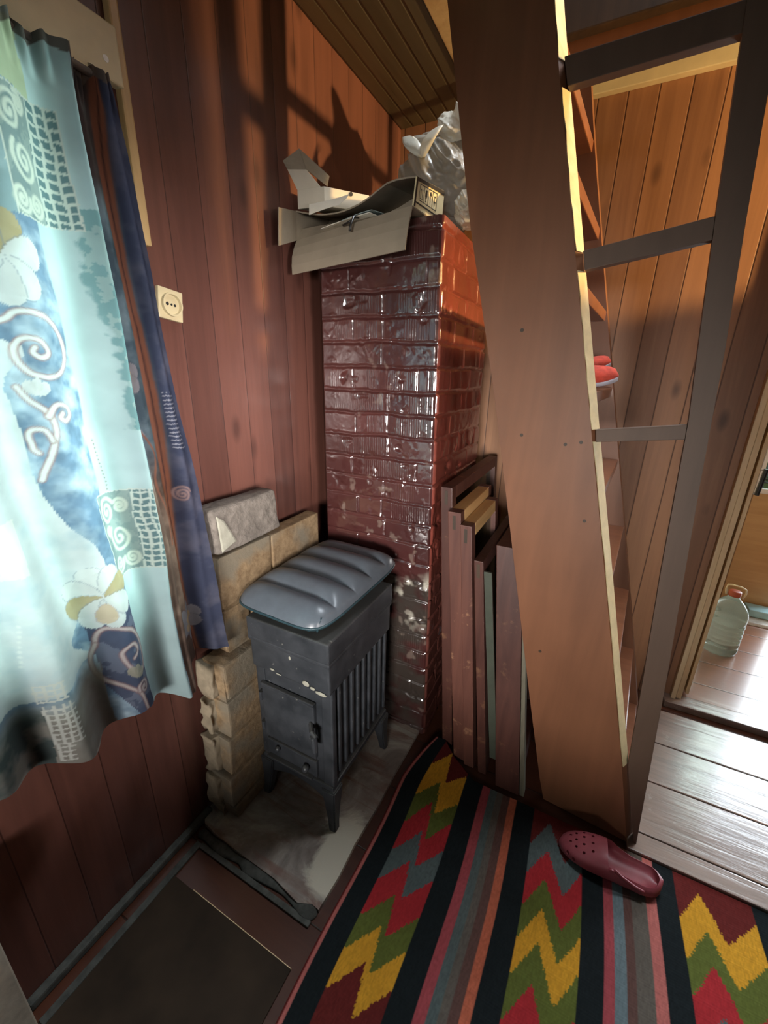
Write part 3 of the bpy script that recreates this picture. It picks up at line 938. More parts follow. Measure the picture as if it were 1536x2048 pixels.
dr = obj('fire_door', bm, M['iron'], st)
bm = bmesh.new()
tube(bm, [(X1 - .062, Y0 - .016, 0.452), (X1 - .040, Y0 - .040, 0.450), (X1 - .022, Y0 - .046, 0.442)], 0.008, 8)
tube(bm, [(X1 - .030, Y0 - .046, 0.448), (X1 - .028, Y0 - .044, 0.385)], [0.011, 0.009], 8)
tube(bm, [(X1 - .058, Y0 - .012, 0.385), (X1 - .030, Y0 - .040, 0.383)], 0.007, 8)
obj('latch', bm, M['iron'], dr)
for z in (0.35, 0.475):
    bm = bmesh.new()
    tube(bm, [(X0 + .017, Y0 - .014, z - .016), (X0 + .017, Y0 - .014, z + .016)], 0.008, 8)
    obj('hinge', bm, M['iron'], dr)
bm = bmesh.new()
box(bm, X0 + .022, X1 - .050, Y0 - .012, Y0 + .004, 0.222, 0.292, 0.004)
box(bm, X0 + .030, X1 - .060, Y0 - .028, Y0 - .010, 0.222, 0.230, 0.003)
ad = obj('ash_drawer', bm, M['iron'], st)
bm = bmesh.new()
bmesh.ops.create_icosphere(bm, subdivisions=2, radius=0.013, matrix=Matrix.Translation((X1 - .085, Y0 - .026, 0.262)))
tube(bm, [(X1 - .085, Y0 - .008, 0.262), (X1 - .085, Y0 - .022, 0.262)], 0.006, 8)
obj('knob', bm, M['iron'], ad, True)
bm = bmesh.new()
bmesh.ops.create_icosphere(bm, subdivisions=2, radius=0.010, matrix=Matrix.Translation((X0 + .075, Y0 - .020, 0.275)))
tube(bm, [(X0 + .075, Y0 - .008, 0.275), (X0 + .075, Y0 - .018, 0.275)], 0.005, 8)
obj('knob', bm, M['iron'], ad, True)
bm = bmesh.new()
box(bm, X0 - .006, X1 + .010, Y0 - .008, Y1, 0.186, 0.206, 0.005)
# curved apron between the front legs
n = 16
ring_a = []; ring_b = []
top = [(X0 + (X1 - X0) * i / n, 0.19) for i in range(n + 1)]
bot = [(X0 + (X1 - X0) * i / n, 0.118 + 0.045 * math.sin(math.pi * i / n)) for i in range(n + 1)]
poly = top + bot[::-1]
prism(bm, [(x, Y0 - .002, z) for x, z in poly], [(x, Y0 + .008, z) for x, z in poly])
obj('apron', bm, M['iron'], st)
for (x, y, sx, sy) in ((X1 - .004, Y0 + .008, 1, -1), (X0 + .006, Y0 + .008, -1, -1), (X1 - .004, Y1 - .02, 1, 1), (X0 + .006, Y1 - .02, -1, 1)):
    bm = bmesh.new()
    rings = []
    for z, r, o_ in ((0.012, 0.014, 0.010), (0.05, 0.015, 0.006), (0.11, 0.020, 0.0), (0.19, 0.027, -0.004)):
        cx, cy = x + sx * o_, y + sy * o_
        rings.append([(cx - r, cy - r, z), (cx + r, cy - r, z), (cx + r, cy + r, z), (cx - r, cy + r, z)])
    loft(bm, rings)
    es = bm.edges[:]
    bmesh.ops.bevel(bm, geom=es, offset=0.004, segments=2, affect='EDGES')
    obj('leg', bm, M['iron'], st)
bm = bmesh.new()
rnd = random.Random(2)
SPL = ((X0 + .075, .600, .010, .004), (X0 + .10, .592, .012, .003), (X1 - .075, .600, .014, .010), (X1 - .02, .585, .022, .007), (X1 - .05, .592, .010, .006), (X0 + .15, .672, .004, .007))
bm.free()
for (x, z, sx, sz) in SPL:
    bm = bmesh.new()
    bmesh.ops.create_icosphere(bm, subdivisions=2, radius=1.0, matrix=Matrix.Translation((x, Y0 - .0145, z)) @ Matrix.Diagonal((sx, .0015, sz, 1)))
    obj('paint_splash', bm, M['plaster_chip'], st, True)

# inflatable cushion: five tubes side by side, bulging over the stove top
def cushion():
    cx, cy = -0.756, 1.035
    ang = math.radians(-2.0)
    L, Wd = 0.505, 0.352
    nu, nv = 111, 61
    V = []
    top = np.zeros((nu, nv, 3)); bot = np.zeros((nu, nv, 3))
    for i in range(nu):
        for j in range(nv):
            a = -1 + 2 * i / (nu - 1); c = -1 + 2 * j / (nv - 1)
            # rounded rectangle mapping
            p = 6.0
            s = max(abs(a), abs(c))
            k = (abs(a) ** p + abs(c) ** p) ** (1 / p)
            q = s / k if k > 1e-6 else 1.0
            ua, uc = a * q, c * q
            r = min(1.0, (abs(ua) ** p + abs(uc) ** p) ** (1 / p))
            dome = max(0.0, 1 - r ** 3.2) ** 0.5
            f = (ua * 0.5 + 0.5) * 5
            fr = f - math.floor(f)
            tubez = abs(math.sin(math.pi * fr)) ** 0.55 if 0.02 < f < 4.98 else 0.5
            fade = min(1.0, (1 - abs(uc)) / 0.28)
            t = 0.58 + 0.42 * (tubez * fade + (1 - fade) * 0.7)
            h = 0.064 * dome * t
            y = ua * L / 2; x = uc * Wd / 2
            X = cx + x * math.cos(ang) - y * math.sin(ang); Y = cy + x * math.sin(ang) + y * math.cos(ang)
            zm = 0.820 + 0.010 * ua
            top[i, j] = (X, Y, zm + h)
            bot[i, j] = (X, Y, zm - 0.042 * dome * (0.8 + 0.2 * tubez))
    root = thing('inflatable_cushion', 'grey ribbed inflatable cushion lying on the black stove', 'cushion', (cx, cy, 0.776))
    for nm, P, mt in (('upper_cover', top, M['vinyl']), ('lower_cover', bot[:, ::-1], M['vinyl_side'])):
        link(nm, grid_mesh(nm, P), mt, root, True)
    bm = bmesh.new()
    n = 90
    pts = []
    for k in range(n):
        th = 2 * math.pi * k / n
        ca, sa = math.cos(th), math.sin(th)
        rr = (abs(ca) ** 6 + abs(sa) ** 6) ** (-1 / 6)
        y = ca * rr * L / 2; x = sa * rr * Wd / 2
        pts.append((cx + x * math.cos(ang) - y * math.sin(ang), cy + x * math.sin(ang) + y * math.cos(ang), 0.820 + 0.010 * ca * rr))
    tube(bm, pts, 0.004, 6, True)
    obj('seam', bm, M['vinyl_side'], root, True)
    bm = bmesh.new()
    for (x, y) in ((-0.655, 0.797), (-0.636, 0.797), (-0.612, 0.806)):
        tube(bm, [(x, y - .006, 0.800), (x, y + .004, 0.822), (x, y + .016, 0.834)], 0.0032, 6)
    obj('pucker', bm, M['vinyl_side'], root, True)
cushion()

# ------------------------------------------------------------------ stair
TH = math.radians(5)
SO = Vector((0.05, 1.27, 0))
SU = Vector((math.cos(TH), -math.sin(TH), 0)); SV = Vector((math.sin(TH), math.cos(TH), 0))
def S(u, v, z): return tuple(SO + SU * u + SV * v + Vector((0, 0, z)))
stair = thing('ladder_staircase', 'steep brown painted wooden staircase with plank sides and guard rail', 'staircase', (0.14, 1.5, 0))
SL = [(-0.004, 0.0), (-0.027, 0.081), (-0.106, 0.411), (-0.233, 0.958), (-0.342, 1.427), (-0.464, 1.898), (-0.571, 2.402), (-0.632, 2.72)]
SR = [(0.287, 0.0), (0.263, 0.103), (0.214, 0.315), (0.067, 0.906), (-0.052, 1.376), (-0.158, 1.801), (-0.249, 2.167), (-0.282, 2.306), (-0.375, 2.72)]
def Rz(z):
    zs_ = [p[1] for p in SR]; us_ = [p[0] for p in SR]
    return float(np.interp(z, zs_, us_))
def Lz(z):
    return float(np.interp(z, [p[1] for p in SL], [p[0] for p in SL]))
EB = 0.017           # rough-sawn bevel of the right edge
for nm, va, vb in (('near_stringer', 0.0, 0.034), ('far_stringer', 0.60, 0.632)):
    bm = bmesh.new()
    eb = EB if nm == 'near_stringer' else 0.002
    pa = (SL[::-1] + [(u - eb, z) for u, z in SR])[::-1]
    pb = (SL[::-1] + SR)[::-1]
    prism(bm, [S(u, va, z) for u, z in pa], [S(u, vb, z) for u, z in pb], 0.0015)
    so = obj(nm, bm, M['stair'], stair)
    if nm == 'near_stringer':
        for za, zb in ((0.30, 1.330), (1.362, 1.757), (1.801, 2.147), (2.205, 2.70)):
            bm = bmesh.new()
            k = 12
            rings = []
            for i in range(k + 1):
                z = za + (zb - za) * i / k
                j = 0.0012 * math.sin(z * 71) + 0.0008 * math.sin(z * 193)
                rings.append([S(Rz(z) - EB + 0.001 + j, va + 0.001, z), S(Rz(z) - 0.0015, vb - 0.002, z), S(Rz(z) + 0.001, vb - 0.004, z), S(Rz(z) - EB + 0.003 + j, va - 0.0012, z)])
            loft(bm, rings)
            obj('bare_edge', bm, M['stair_edge'], so)
        for (u, z) in ((-0.04, 1.10), (-0.125, 1.315), (-0.10, 0.62), (-0.285, 1.62), (-0.085, 1.325), (-0.25, 1.33)):
            bm = bmesh.new()
            disc(bm, S(u, 0.0, z), -SV, 0.005, 0.0012, 10)
            obj('nail_head', bm, M['beam'], so)
for i in range(9):
    z = 0.10 + 0.272 * i
    bm = bmesh.new()
    u1 = Rz(z) - 0.004; u0 = max(Lz(z) + 0.02, u1 - 0.185)
    hull8(bm, [S(u0, 0.028, z - 0.034), S(u1, 0.028, z - 0.034), S(u1, 0.604, z - 0.034), S(u0, 0.604, z - 0.034),
               S(u0, 0.028, z), S(u1, 0.028, z), S(u1, 0.604, z), S(u0, 0.604, z)], 0.003)
    obj('tread', bm, M['tread'], stair)
PL = [(0.2155, 0.320), (0.193, 0.665), (0.170, 0.986), (0.146, 1.405), (0.126, 1.601), (0.102, 1.843), (0.076, 2.142), (0.045, 2.50)]
PR = [(0.296, 0.0), (0.246, 0.698), (0.202, 1.247), (0.180, 1.567), (0.158, 1.816), (0.141, 2.031), (0.105, 2.50)]
bm = bmesh.new()
pp = [(0.2895, 0.0)] + PR + PL[::-1] + [(0.2655, 0.103)]
prism(bm, [S(u, -0.004, z) for u, z in pp], [S(u, 0.034, z) for u, z in pp], 0.002)
post = obj('guard_post', bm, M['rail'], stair)
for q in ([(-0.049, 1.329), (0.150, 1.355), (0.146, 1.391), (-0.055, 1.362)], [(-0.146, 1.755), (0.108, 1.790), (0.106, 1.837), (-0.157, 1.800)],
          [(-0.246, 2.147), (0.079, 2.145), (0.072, 2.197), (-0.262, 2.206)]):
    bm = bmesh.new()
    prism(bm, [S(u, 0.002, z) for u, z in q], [S(u, 0.030, z) for u, z in q], 0.002)
    obj('guard_rail', bm, M['rail'], stair)

# red slippers on the step at eye level
def slipper(label, tip, heel_u, v, z, w, up=0.014):
    root = thing('red_slipper', label, 'slipper', S((tip + heel_u) / 2, v, z), 'red slippers on the stair step')
    n = 18
    rings_s = []; rings_u = []
    for i in range(n):
        t = i / (n - 1)                     # 0 toe .. 1 heel
        u = tip + (heel_u - tip) * t
        hw = w * (max(0.02, (1 - (1 - min(1, t / 0.28)) ** 2)) ** 0.5) * (1 - 0.22 * math.sin(math.pi * min(1, max(0, (t - .35) / .5)))) * (1.0 if t < .88 else (1 - ((t - .88) / .125) ** 2) ** .5 if t < .999 else 0.15)
        lift = 0.016 * max(0, 1 - t / 0.3) ** 2 + (up - 0.014) * (1 - t)
        rings_s.append([S(u, v + hw * c, z + lift + d) for c, d in ((-1, 0.003), (-0.9, 0.0), (0.9, 0.0), (1, 0.003), (1, 0.011), (0.9, 0.013), (-0.9, 0.013), (-1, 0.011))])
        hh = (0.052 * (1 - (1 - min(1, t / 0.35)) ** 2) ** 0.5 if t < 0.55 else max(0.016, 0.052 - 0.10 * (t - .55))) + 0.001
        hh = max(hh, 0.006)
        rings_u.append([S(u, v + hw * 0.97 * math.cos(a), z + lift + 0.012 + hh * math.sin(a) ** 0.8) for a in [math.pi * k / 10 for k in range(11)]])
    bm = bmesh.new(); loft(bm, rings_s); obj('sole', bm, M['sole_grey'], root, True)
    bm = bmesh.new(); loft(bm, rings_u); obj('upper', bm, M['felt_red'], root, True)
slipper('nearer and lower red felt slipper on stair tread, its toe further right', -0.040, -0.24, 0.24, 1.4625, 0.042, 0.024)
slipper('farther red felt slipper on stair tread, partly behind the other one', -0.083, -0.29, 0.42, 1.4625, 0.042, 0.070)

# ------------------------------------------------------------------ old window sashes leaning beside the chimney
def sash(label, xb, xt, th, y0_, y1_, H, mat, top_mat, wst=0.045, glass_on=True, z0=0.0, front_strip=None, name='window_sash', rail=0.045, ytilt=0.0):
    """vertical frame in the depth direction leaning left: foot at xb, head at xt, th thick"""
    root = thing(name, label, 'window sash', ((xb + xt) / 2, (y0_ + y1_) / 2, z0), 'old window sashes stacked beside the chimney')
    def X(z): return xb + (xt - xb) * (z - z0) / H
    def YT(z): return ytilt * (z - z0) / H
    def bar(nm, ya, yb, za, zb, m, inset=0.0):
        bm = bmesh.new()
        hull8(bm, [(X(za) - th / 2 + inset, ya + YT(za), za), (X(za) + th / 2 - inset, ya + YT(za), za), (X(za) + th / 2 - inset, yb + YT(za), za), (X(za) - th / 2 + inset, yb + YT(za), za),
                   (X(zb) - th / 2 + inset, ya + YT(zb), zb), (X(zb) + th / 2 - inset, ya + YT(zb), zb), (X(zb) + th / 2 - inset, yb + YT(zb), zb), (X(zb) - th / 2 + inset, yb + YT(zb), zb)], 0.0025)
        return obj(nm, bm, m, root)
    zt = z0 + H
    s1 = bar('stile', y0_, y0_ + wst, z0, zt, mat)
    bar('stile', y1_ - wst, y1_, z0, zt, mat)
    bar('rail', y0_ + wst, y1_ - wst, zt - rail, zt - 0.001, top_mat)
    bar('rail', y0_ + wst, y1_ - wst, z0, z0 + rail, mat)
    if glass_on:
        bar('pane', y0_ + wst - 0.004, y1_ - wst + 0.004, z0 + rail - .004, zt - rail + .004, M['glass'], th / 2 - 0.002)
    # open mortise joint at the top of the near stile
    bm = bmesh.new()
    xj = X(zt - 0.05)
    y0_ = y0_ + ytilt
    hull8(bm, [(xj - .006, y0_ - .0008, zt - .062), (xj + .005, y0_ - .0008, zt - .062), (xj + .005, y0_ + .004, zt - .062), (xj - .006, y0_ + .004, zt - .062),
               (X(zt - .012) - .006, y0_ - .0008, zt - .012), (X(zt - .012) + .005, y0_ - .0008, zt - .012), (X(zt - .012) + .005, y0_ + .004, zt - .012), (X(zt - .012) - .006, y0_ + .004, zt - .012)])
    obj('tenon', bm, M['beam'], s1)
    return root
sash('red-brown window sash nearest the chimney, tallest of the leaning stack', -0.352, -0.434, 0.042, 1.330, 2.02, 1.125, M['sash'], M['sash_worn'])
sash('worn window sash second from chimney, bare wood showing on its front edge', -0.285, -0.386, 0.046, 1.285, 1.72, 1.055, M['sash_worn'], M['sash_bare'])
sash('window sash third from chimney with pale bare wood top rail', -0.240, -0.338, 0.040, 1.270, 1.66, 1.020, M['sash_worn'], M['sash_bare'])
sash('low red-brown window sash with greyish green glass, fourth from chimney', -0.185, -0.283, 0.032, 1.265, 1.80, 0.905, M['sash'], M['sash'])
s5 = sash('outermost low window sash beside the staircase foot, fifth from chimney', -0.082, -0.198, 0.088, 1.240, 1.75, 0.950, M['sash'], M['sash'], ytilt=0.085)
bm = bmesh.new()
hull8(bm, [(-0.036, 1.243, 0.0), (-0.020, 1.243, 0.0), (-0.020, 1.28, 0.0), (-0.036, 1.28, 0.0), (-0.147, 1.328, 0.90), (-0.134, 1.328, 0.90), (-0.134, 1.36, 0.90), (-0.147, 1.36, 0.90)], 0.002)
obj('bead', bm, M['sash_grey'], s5)
bm = bmesh.new()
hull8(bm, [(-0.163, 1.262, 0.10), (-0.136, 1.262, 0.10), (-0.136, 1.272, 0.10), (-0.163, 1.272, 0.10), (-0.262, 1.268, 0.87), (-0.236, 1.268, 0.87), (-0.236, 1.276, 0.87), (-0.263, 1.276, 0.87)])
o = obj('glass_strip', bm, M['green_rail'], None, False, (-0.2, 1.267, 0.10))
tag(o, 'grey green glass strip standing between the two low sashes', 'glass strip')

# ------------------------------------------------------------------ things on the chimney
def sheet(bm, P, th):
    """thin card from a grid of points, thickened along the normal"""
    P = [[Vector(p) for p in r] for r in P]
    R, Cc = len(P), len(P[0])
    N = [[None] * Cc for _ in range(R)]
    for i in range(R):
        for j in range(Cc):
            a = P[min(i + 1, R - 1)][j] - P[max(i - 1, 0)][j]
            c = P[i][min(j + 1, Cc - 1)] - P[i][max(j - 1, 0)]
            n_ = a.cross(c)
            N[i][j] = n_.normalized() if n_.length > 1e-9 else Vector((0, 0, 1))
    A = [[bm.verts.new(P[i][j] + N[i][j] * th / 2) for j in range(Cc)] for i in range(R)]
    B = [[bm.verts.new(P[i][j] - N[i][j] * th / 2) for j in range(Cc)] for i in range(R)]
    for i in range(R - 1):
        for j in range(Cc - 1):
            bm.faces.new((A[i][j], A[i][j + 1], A[i + 1][j + 1], A[i + 1][j]))
            bm.faces.new((B[i + 1][j], B[i + 1][j + 1], B[i][j + 1], B[i][j]))
    for i in range(R - 1):
        bm.faces.new((A[i][0], A[i + 1][0], B[i + 1][0], B[i][0]))
        bm.faces.new((A[i + 1][-1], A[i][-1], B[i][-1], B[i + 1][-1]))
    for j in range(Cc - 1):
        bm.faces.new((A[0][j + 1], A[0][j], B[0][j], B[0][j + 1]))
        bm.faces.new((A[-1][j], A[-1][j + 1], B[-1][j + 1], B[-1][j]))

def lerp(a, b_, t): return tuple(x + (y - x) * t for x, y in zip(a, b_))
def bil(p00, p01, p10, p11, n, m, sag=None):
    out = []
    for i in range(n + 1):
        r = []
        for j in range(m + 1):
            p = list(lerp(lerp(p00, p01, j / m), lerp(p10, p11, j / m), i / n))
            if sag:
                d = sag(i / n, j / m)
                p = [p[k] + d[k] for k in range(3)]
            r.append(tuple(p))
        out.append(r)
    return out

BX = thing('cardboard_box', 'open grey-brown cardboard box lying on its side on the chimney', 'box', (-0.76, 1.45, 1.944))
# carton lies on its side, mouth towards the room; floor panel tilts down to the left
A0 = (-0.985, 1.262, 1.906); A1 = (-0.565, 1.252, 1.946)       # front edge of the lower panel
B0 = (-0.985, 1.45, 1.945); B1 = (-0.553, 1.45, 1.949)
bm = bmesh.new()
sheet(bm, bil((-0.985, 1.262, 1.946), A1, (-0.985, 1.45, 1.947), B1, 20, 8, lambda i, j: (0, 0, -0.040 * (1 - j) * max(0.0, 1 - i / 0.15))), 0.004)
obj('lower_panel', bm, M['card_in'], BX)
bm = bmesh.new()
sheet(bm, bil(A0, A1, (-0.985, 1.232, 1.802), (-0.570, 1.222, 1.832), 4, 10, lambda i, j: (0, -0.012 * math.sin(math.pi * i) * (1 - j * .5), 0)), 0.004)
obj('front_flap', bm, M['card_in'], BX)
bm = bmesh.new()          # sagging upper panel
T0 = (-0.985, 1.262, 1.990); T1 = (-0.556, 1.250, 2.012)
U0 = (-0.985, 1.45, 2.02); U1 = (-0.549, 1.45, 2.040)
sheet(bm, bil(T0, T1, U0, U1, 8, 14, lambda i, j: (0, 0, -0.035 * math.sin(math.pi * min(1, j * 1.25)) * (1 - .3 * i) + 0.045 * max(0, j - .62) * (1 - j) * 4)), 0.004)
obj('upper_panel', bm, M['card_in'], BX)
bm = bmesh.new()
sheet(bm, bil((-0.985, 1.262, 1.946), (-0.985, 1.45, 1.947), (-0.985, 1.262, 1.990), (-0.985, 1.45, 2.02), 3, 20, lambda i, j: (0, 0, -0.040 * (1 - i) * max(0.0, 1 - j / 0.15))), 0.004)
obj('left_panel', bm, M['card_in'], BX)
bm = bmesh.new()
sheet(bm, bil((-0.985, 1.262, 1.908), (-0.985, 1.262, 1.990), (-0.975, 1.158, 1.868), (-0.968, 1.158, 1.968), 4, 3), 0.004)
obj('left_flap', bm, M['card_in'], BX)
bm = bmesh.new()
sheet(bm, bil((-0.985, 1.45, 1.945), (-0.553, 1.45, 1.949), (-0.985, 1.45, 2.02), (-0.549, 1.45, 2.040), 3, 6), 0.004)
obj('back_panel', bm, M['card_in'], BX)
bm = bmesh.new()
RP = [(-0.565, 1.252, 1.946), (-0.553, 1.45, 1.949), (-0.556, 1.250, 2.012), (-0.549, 1.45, 2.040)]
sheet(bm, bil(RP[0], RP[1], RP[2], RP[3], 4, 6), 0.004)
rp = obj('right_panel', bm, M['card_print'], BX)
# printed handling marks on the right panel
def rp_pt(s, t, off=0.003):
    p = Vector(lerp(lerp(RP[0], RP[1], s), lerp(RP[2], RP[3], s), t))
    return p + Vector((off, -off * 0.12, 0))
bm = bmesh.new()
def rp_quad(s0, s1, t0, t1):
    vs = [bm.verts.new(rp_pt(*q)) for q in ((s0, t0), (s1, t0), (s1, t1), (s0, t1))]
    f = bm.faces.new(vs)
rp_quad(0.0, 1.0, 0.88, 1.0); rp_quad(0.0, 0.05, 0.0, 0.9)
for k in range(5):
    s = 0.13 + k * 0.15
    rp_quad(s - 0.006, s + 0.006, 0.30, 0.82)
rp_quad(0.13, 0.73, 0.28, 0.31); rp_quad(0.13, 0.73, 0.80, 0.83)
rp_quad(0.05, 0.95, 0.14, 0.20)
# up arrows, drop/glass, umbrella, lifting mark
for s in (0.175, 0.225):
    rp_quad(s - .006, s + .006, 0.40, 0.70); rp_quad(s - .016, s + .016, 0.64, 0.68)
rp_quad(0.155, 0.245, 0.36, 0.385)
for (s0, s1, t0, t1) in ((0.325, 0.385, 0.52, 0.74), (0.338, 0.372, 0.46, 0.52), (0.350, 0.360, 0.38, 0.46), (0.335, 0.375, 0.36, 0.385),
                         (0.47, 0.54, 0.64, 0.72), (0.485, 0.525, 0.72, 0.76), (0.50, 0.508, 0.40, 0.64), (0.62, 0.69, 0.50, 0.54), (0.65, 0.66, 0.38, 0.72), (0.63, 0.68, 0.66, 0.70)):
    rp_quad(s0, s1, t0, t1)
obj('printed_marks', bm, M['ink'], rp)

# loose papers spilling over the lower flap
def leaf(name, label, cat, pts, mat, group=None, th=0.0015, n=4):
    bm = bmesh.new()
    sheet(bm, bil(pts[0], pts[1], pts[2], pts[3], n, n, lambda i, j: (0, 0, 0.006 * math.sin(3 * i + 2 * j))), th)
    c = [sum(p[k] for p in pts) / 4 for k in range(3)]
    o = obj(name, bm, mat, None, False, (c[0], c[1], min(p[2] for p in pts)))
    return tag(o, label, cat, group)
leaf('paper_sheet', 'pale blue folded sheet sticking out of the cardboard box', 'paper', [(-0.80, 1.245, 1.936), (-0.69, 1.24, 1.944), (-0.79, 1.40, 1.962), (-0.66, 1.40, 1.972)], M['paper_blue'])
leaf('paper_sheet', 'long grey white sheet lying lowest in the mouth of the cardboard box', 'paper', [(-0.88, 1.250, 1.926), (-0.70, 1.244, 1.940), (-0.90, 1.40, 1.938), (-0.66, 1.40, 1.952)], M['paper'])
bm = bmesh.new()
tube(bm, [(-0.748, 1.262, 1.944), (-0.750, 1.236, 1.938), (-0.752, 1.222, 1.915), (-0.752, 1.218, 1.898)], 0.004, 6)
tube(bm, [(-0.79, 1.240, 1.922), (-0.752, 1.226, 1.926)], 0.003, 6)
o = obj('black_cord', bm, M['black_plastic'], None, True, (-0.75, 1.24, 1.90)); tag(o, 'short black cord end hanging over the flap of the cardboard box', 'cord')
leaf('paper_sheet', 'white curled paper hanging over the sagging top edge of the cardboard box', 'paper', [(-0.918, 1.244, 1.966), (-0.802, 1.240, 1.970), (-0.922, 1.252, 1.996), (-0.772, 1.246, 2.006)], M['paper'])

# small white carton with raised lid
WB = thing('small_carton', 'small white carton with lid flap up on the left of chimney', 'carton', (-0.92, 1.32, 2.0))
bm = bmesh.new()
hull8(bm, [(-0.985, 1.275, 1.999), (-0.880, 1.275, 1.994), (-0.800, 1.42, 2.008), (-0.905, 1.44, 2.013), (-0.985, 1.275, 2.052), (-0.880, 1.275, 2.046), (-0.800, 1.42, 2.056), (-0.905, 1.44, 2.064)], 0.0015)
obj('carton_body', bm, M['card_white'], WB)
bm = bmesh.new()
sheet(bm, bil((-0.985, 1.277, 2.052), (-0.895, 1.277, 2.047), (-1.000, 1.250, 2.100), (-0.928, 1.250, 2.088), 3, 3), 0.002)
lid = obj('lid', bm, M['card_white'], WB)
bm = bmesh.new()
sheet(bm, bil((-1.000, 1.250, 2.100), (-0.928, 1.250, 2.088), (-1.006, 1.236, 2.118), (-0.948, 1.246, 2.142), 3, 3), 0.002)
obj('lid_flap', bm, M['card_in'], lid)
bm = bmesh.new()
sheet(bm, bil((-0.928, 1.250, 2.088), (-0.885, 1.300, 2.054), (-0.948, 1.246, 2.142), (-0.876, 1.300, 2.080), 3, 3), 0.002)
obj('lid_flap', bm, M['card_in'], lid)
bm = bmesh.new()
disc(bm, (-0.832, 1.356, 2.044), (0.81, -0.58, 0), 0.006, 0.0015, 14)
obj('round_hole', bm, M['black'], WB)

# plastic bags
def bag(name, label, c, r, seed, mat, spikes=(), flat=0.0, zmin=None):
    bm = bmesh.new()
    bmesh.ops.create_icosphere(bm, subdivisions=6, radius=1.0)
    for v in bm.verts:
        n = v.co.normalized()
        a = math.atan2(n.y, n.x); e = math.asin(max(-1, min(1, n.z)))
        k = 0.0
        for q, (s, am) in enumerate(((1.6, .30), (3.4, .20), (7.5, .10), (15, .05))):
            f = float(vnoise(n.x * s + n.z * s * .7, n.y * s - n.z * s * .5, 1.0, seed + q * 7.3))
            k += am * (1 - abs(2 * f - 1) * 1.6)
        d = 0.80 + 0.55 * k
        p = Vector((n.x * r[0], n.y * r[1], n.z * r[2])) * d
        for (dx, dy, dz, sh, L) in spikes:
            dd = Vector((dx, dy, dz)).normalized()
            w = max(0.0, n.dot(dd)) ** sh
            p += dd * (L * w)
        p += Vector(c)
        if zmin is not None and p.z < zmin: p.z = zmin
        v.co = p
    o = obj(name, bm, mat, None, True, (c[0], c[1], zmin if zmin is not None else c[2] - r[2]))
    return tag(o, label, 'bag', 'plastic bags on the chimney top')
b1 = bag('plastic_bag', 'grey translucent plastic bag with tied handles, largest on the chimney', (-0.630, 1.61, 2.100), (0.160, 0.140, 0.142), 3.1, M['bag_grey'], ((0.8, -0.5, -0.2, 7, 0.05),), zmin=1.945)
bm = bmesh.new()
for sx, tip in ((-1, (-0.702, 1.480, 2.220)), (1, (-0.582, 1.480, 2.225))):
    base = Vector((-0.634, 1.470, 2.150)); tip = Vector(tip)
    rings = []
    for i in range(9):
        t = i / 8
        p = base.lerp(tip, t) + Vector((0, -0.02 * math.sin(math.pi * t), 0))
        w = 0.006 + 0.022 * math.sin(math.pi * min(1, t * 0.9 + .05)) ** 0.8
        rings.append([p + Vector((w * math.cos(a) * .8, 0.012 * math.sin(a), w * math.sin(a) * .55)) for a in [2 * math.pi * k / 10 for k in range(10)]])
    loft(bm, rings)
obj('tied_handle', bm, M['bag'], b1, True)
bag('plastic_bag', 'white crumpled plastic bag on top of the grey one, reaching the ceiling', (-0.560, 1.68, 2.245), (0.140, 0.13, 0.095), 8.4, M['bag'], ((0.55, -0.5, 0.75, 14, 0.10), (-0.95, -0.3, 0.15, 16, 0.10)))
bag('plastic_bag', 'small white plastic bag low at the right side of the chimney top', (-0.462, 1.50, 1.995), (0.055, 0.10, 0.055), 5.2, M['bag'], zmin=1.946)

# ------------------------------------------------------------------ socket on the window wall
sk = thing('wall_socket', 'yellowed square wall socket on the red-brown boards', 'socket', (XW + 0.01, 0.772, 1.65))
def tilt(bm):
    bmesh.ops.rotate(bm, verts=bm.verts[:], cent=(XW, 0.772, 1.65), matrix=Matrix.Rotation(math.radians(-7), 3, 'X'))
bm = bmesh.new(); box(bm, XW + 0.0005, XW + 0.013, 0.738, 0.806, 1.616, 1.688, 0.003); tilt(bm)
obj('cover_plate', bm, M['socket'], sk)
bm = bmesh.new()
n = 28
rings = []
for r, x in ((0.0275, 0.012), (0.0275, 0.022), (0.0235, 0.022), (0.0220, 0.0145), (0.002, 0.0145)):
    rings.append([(XW + x, 0.772 + r * math.cos(2 * math.pi * k / n), 1.652 + r * math.sin(2 * math.pi * k / n)) for k in range(n)])
loft(bm, rings); tilt(bm)
obj('socket_ring', bm, M['socket'], sk)
bm = bmesh.new()
for dy, rr in ((-0.0115, 0.0042), (0.0, 0.0028), (0.0095, 0.0032)):
    disc(bm, (XW + 0.0142, 0.772 + dy, 1.652), (1, 0, 0), rr, 0.0012, 12)
tilt(bm)
obj('pin_hole', bm, M['black'], sk)

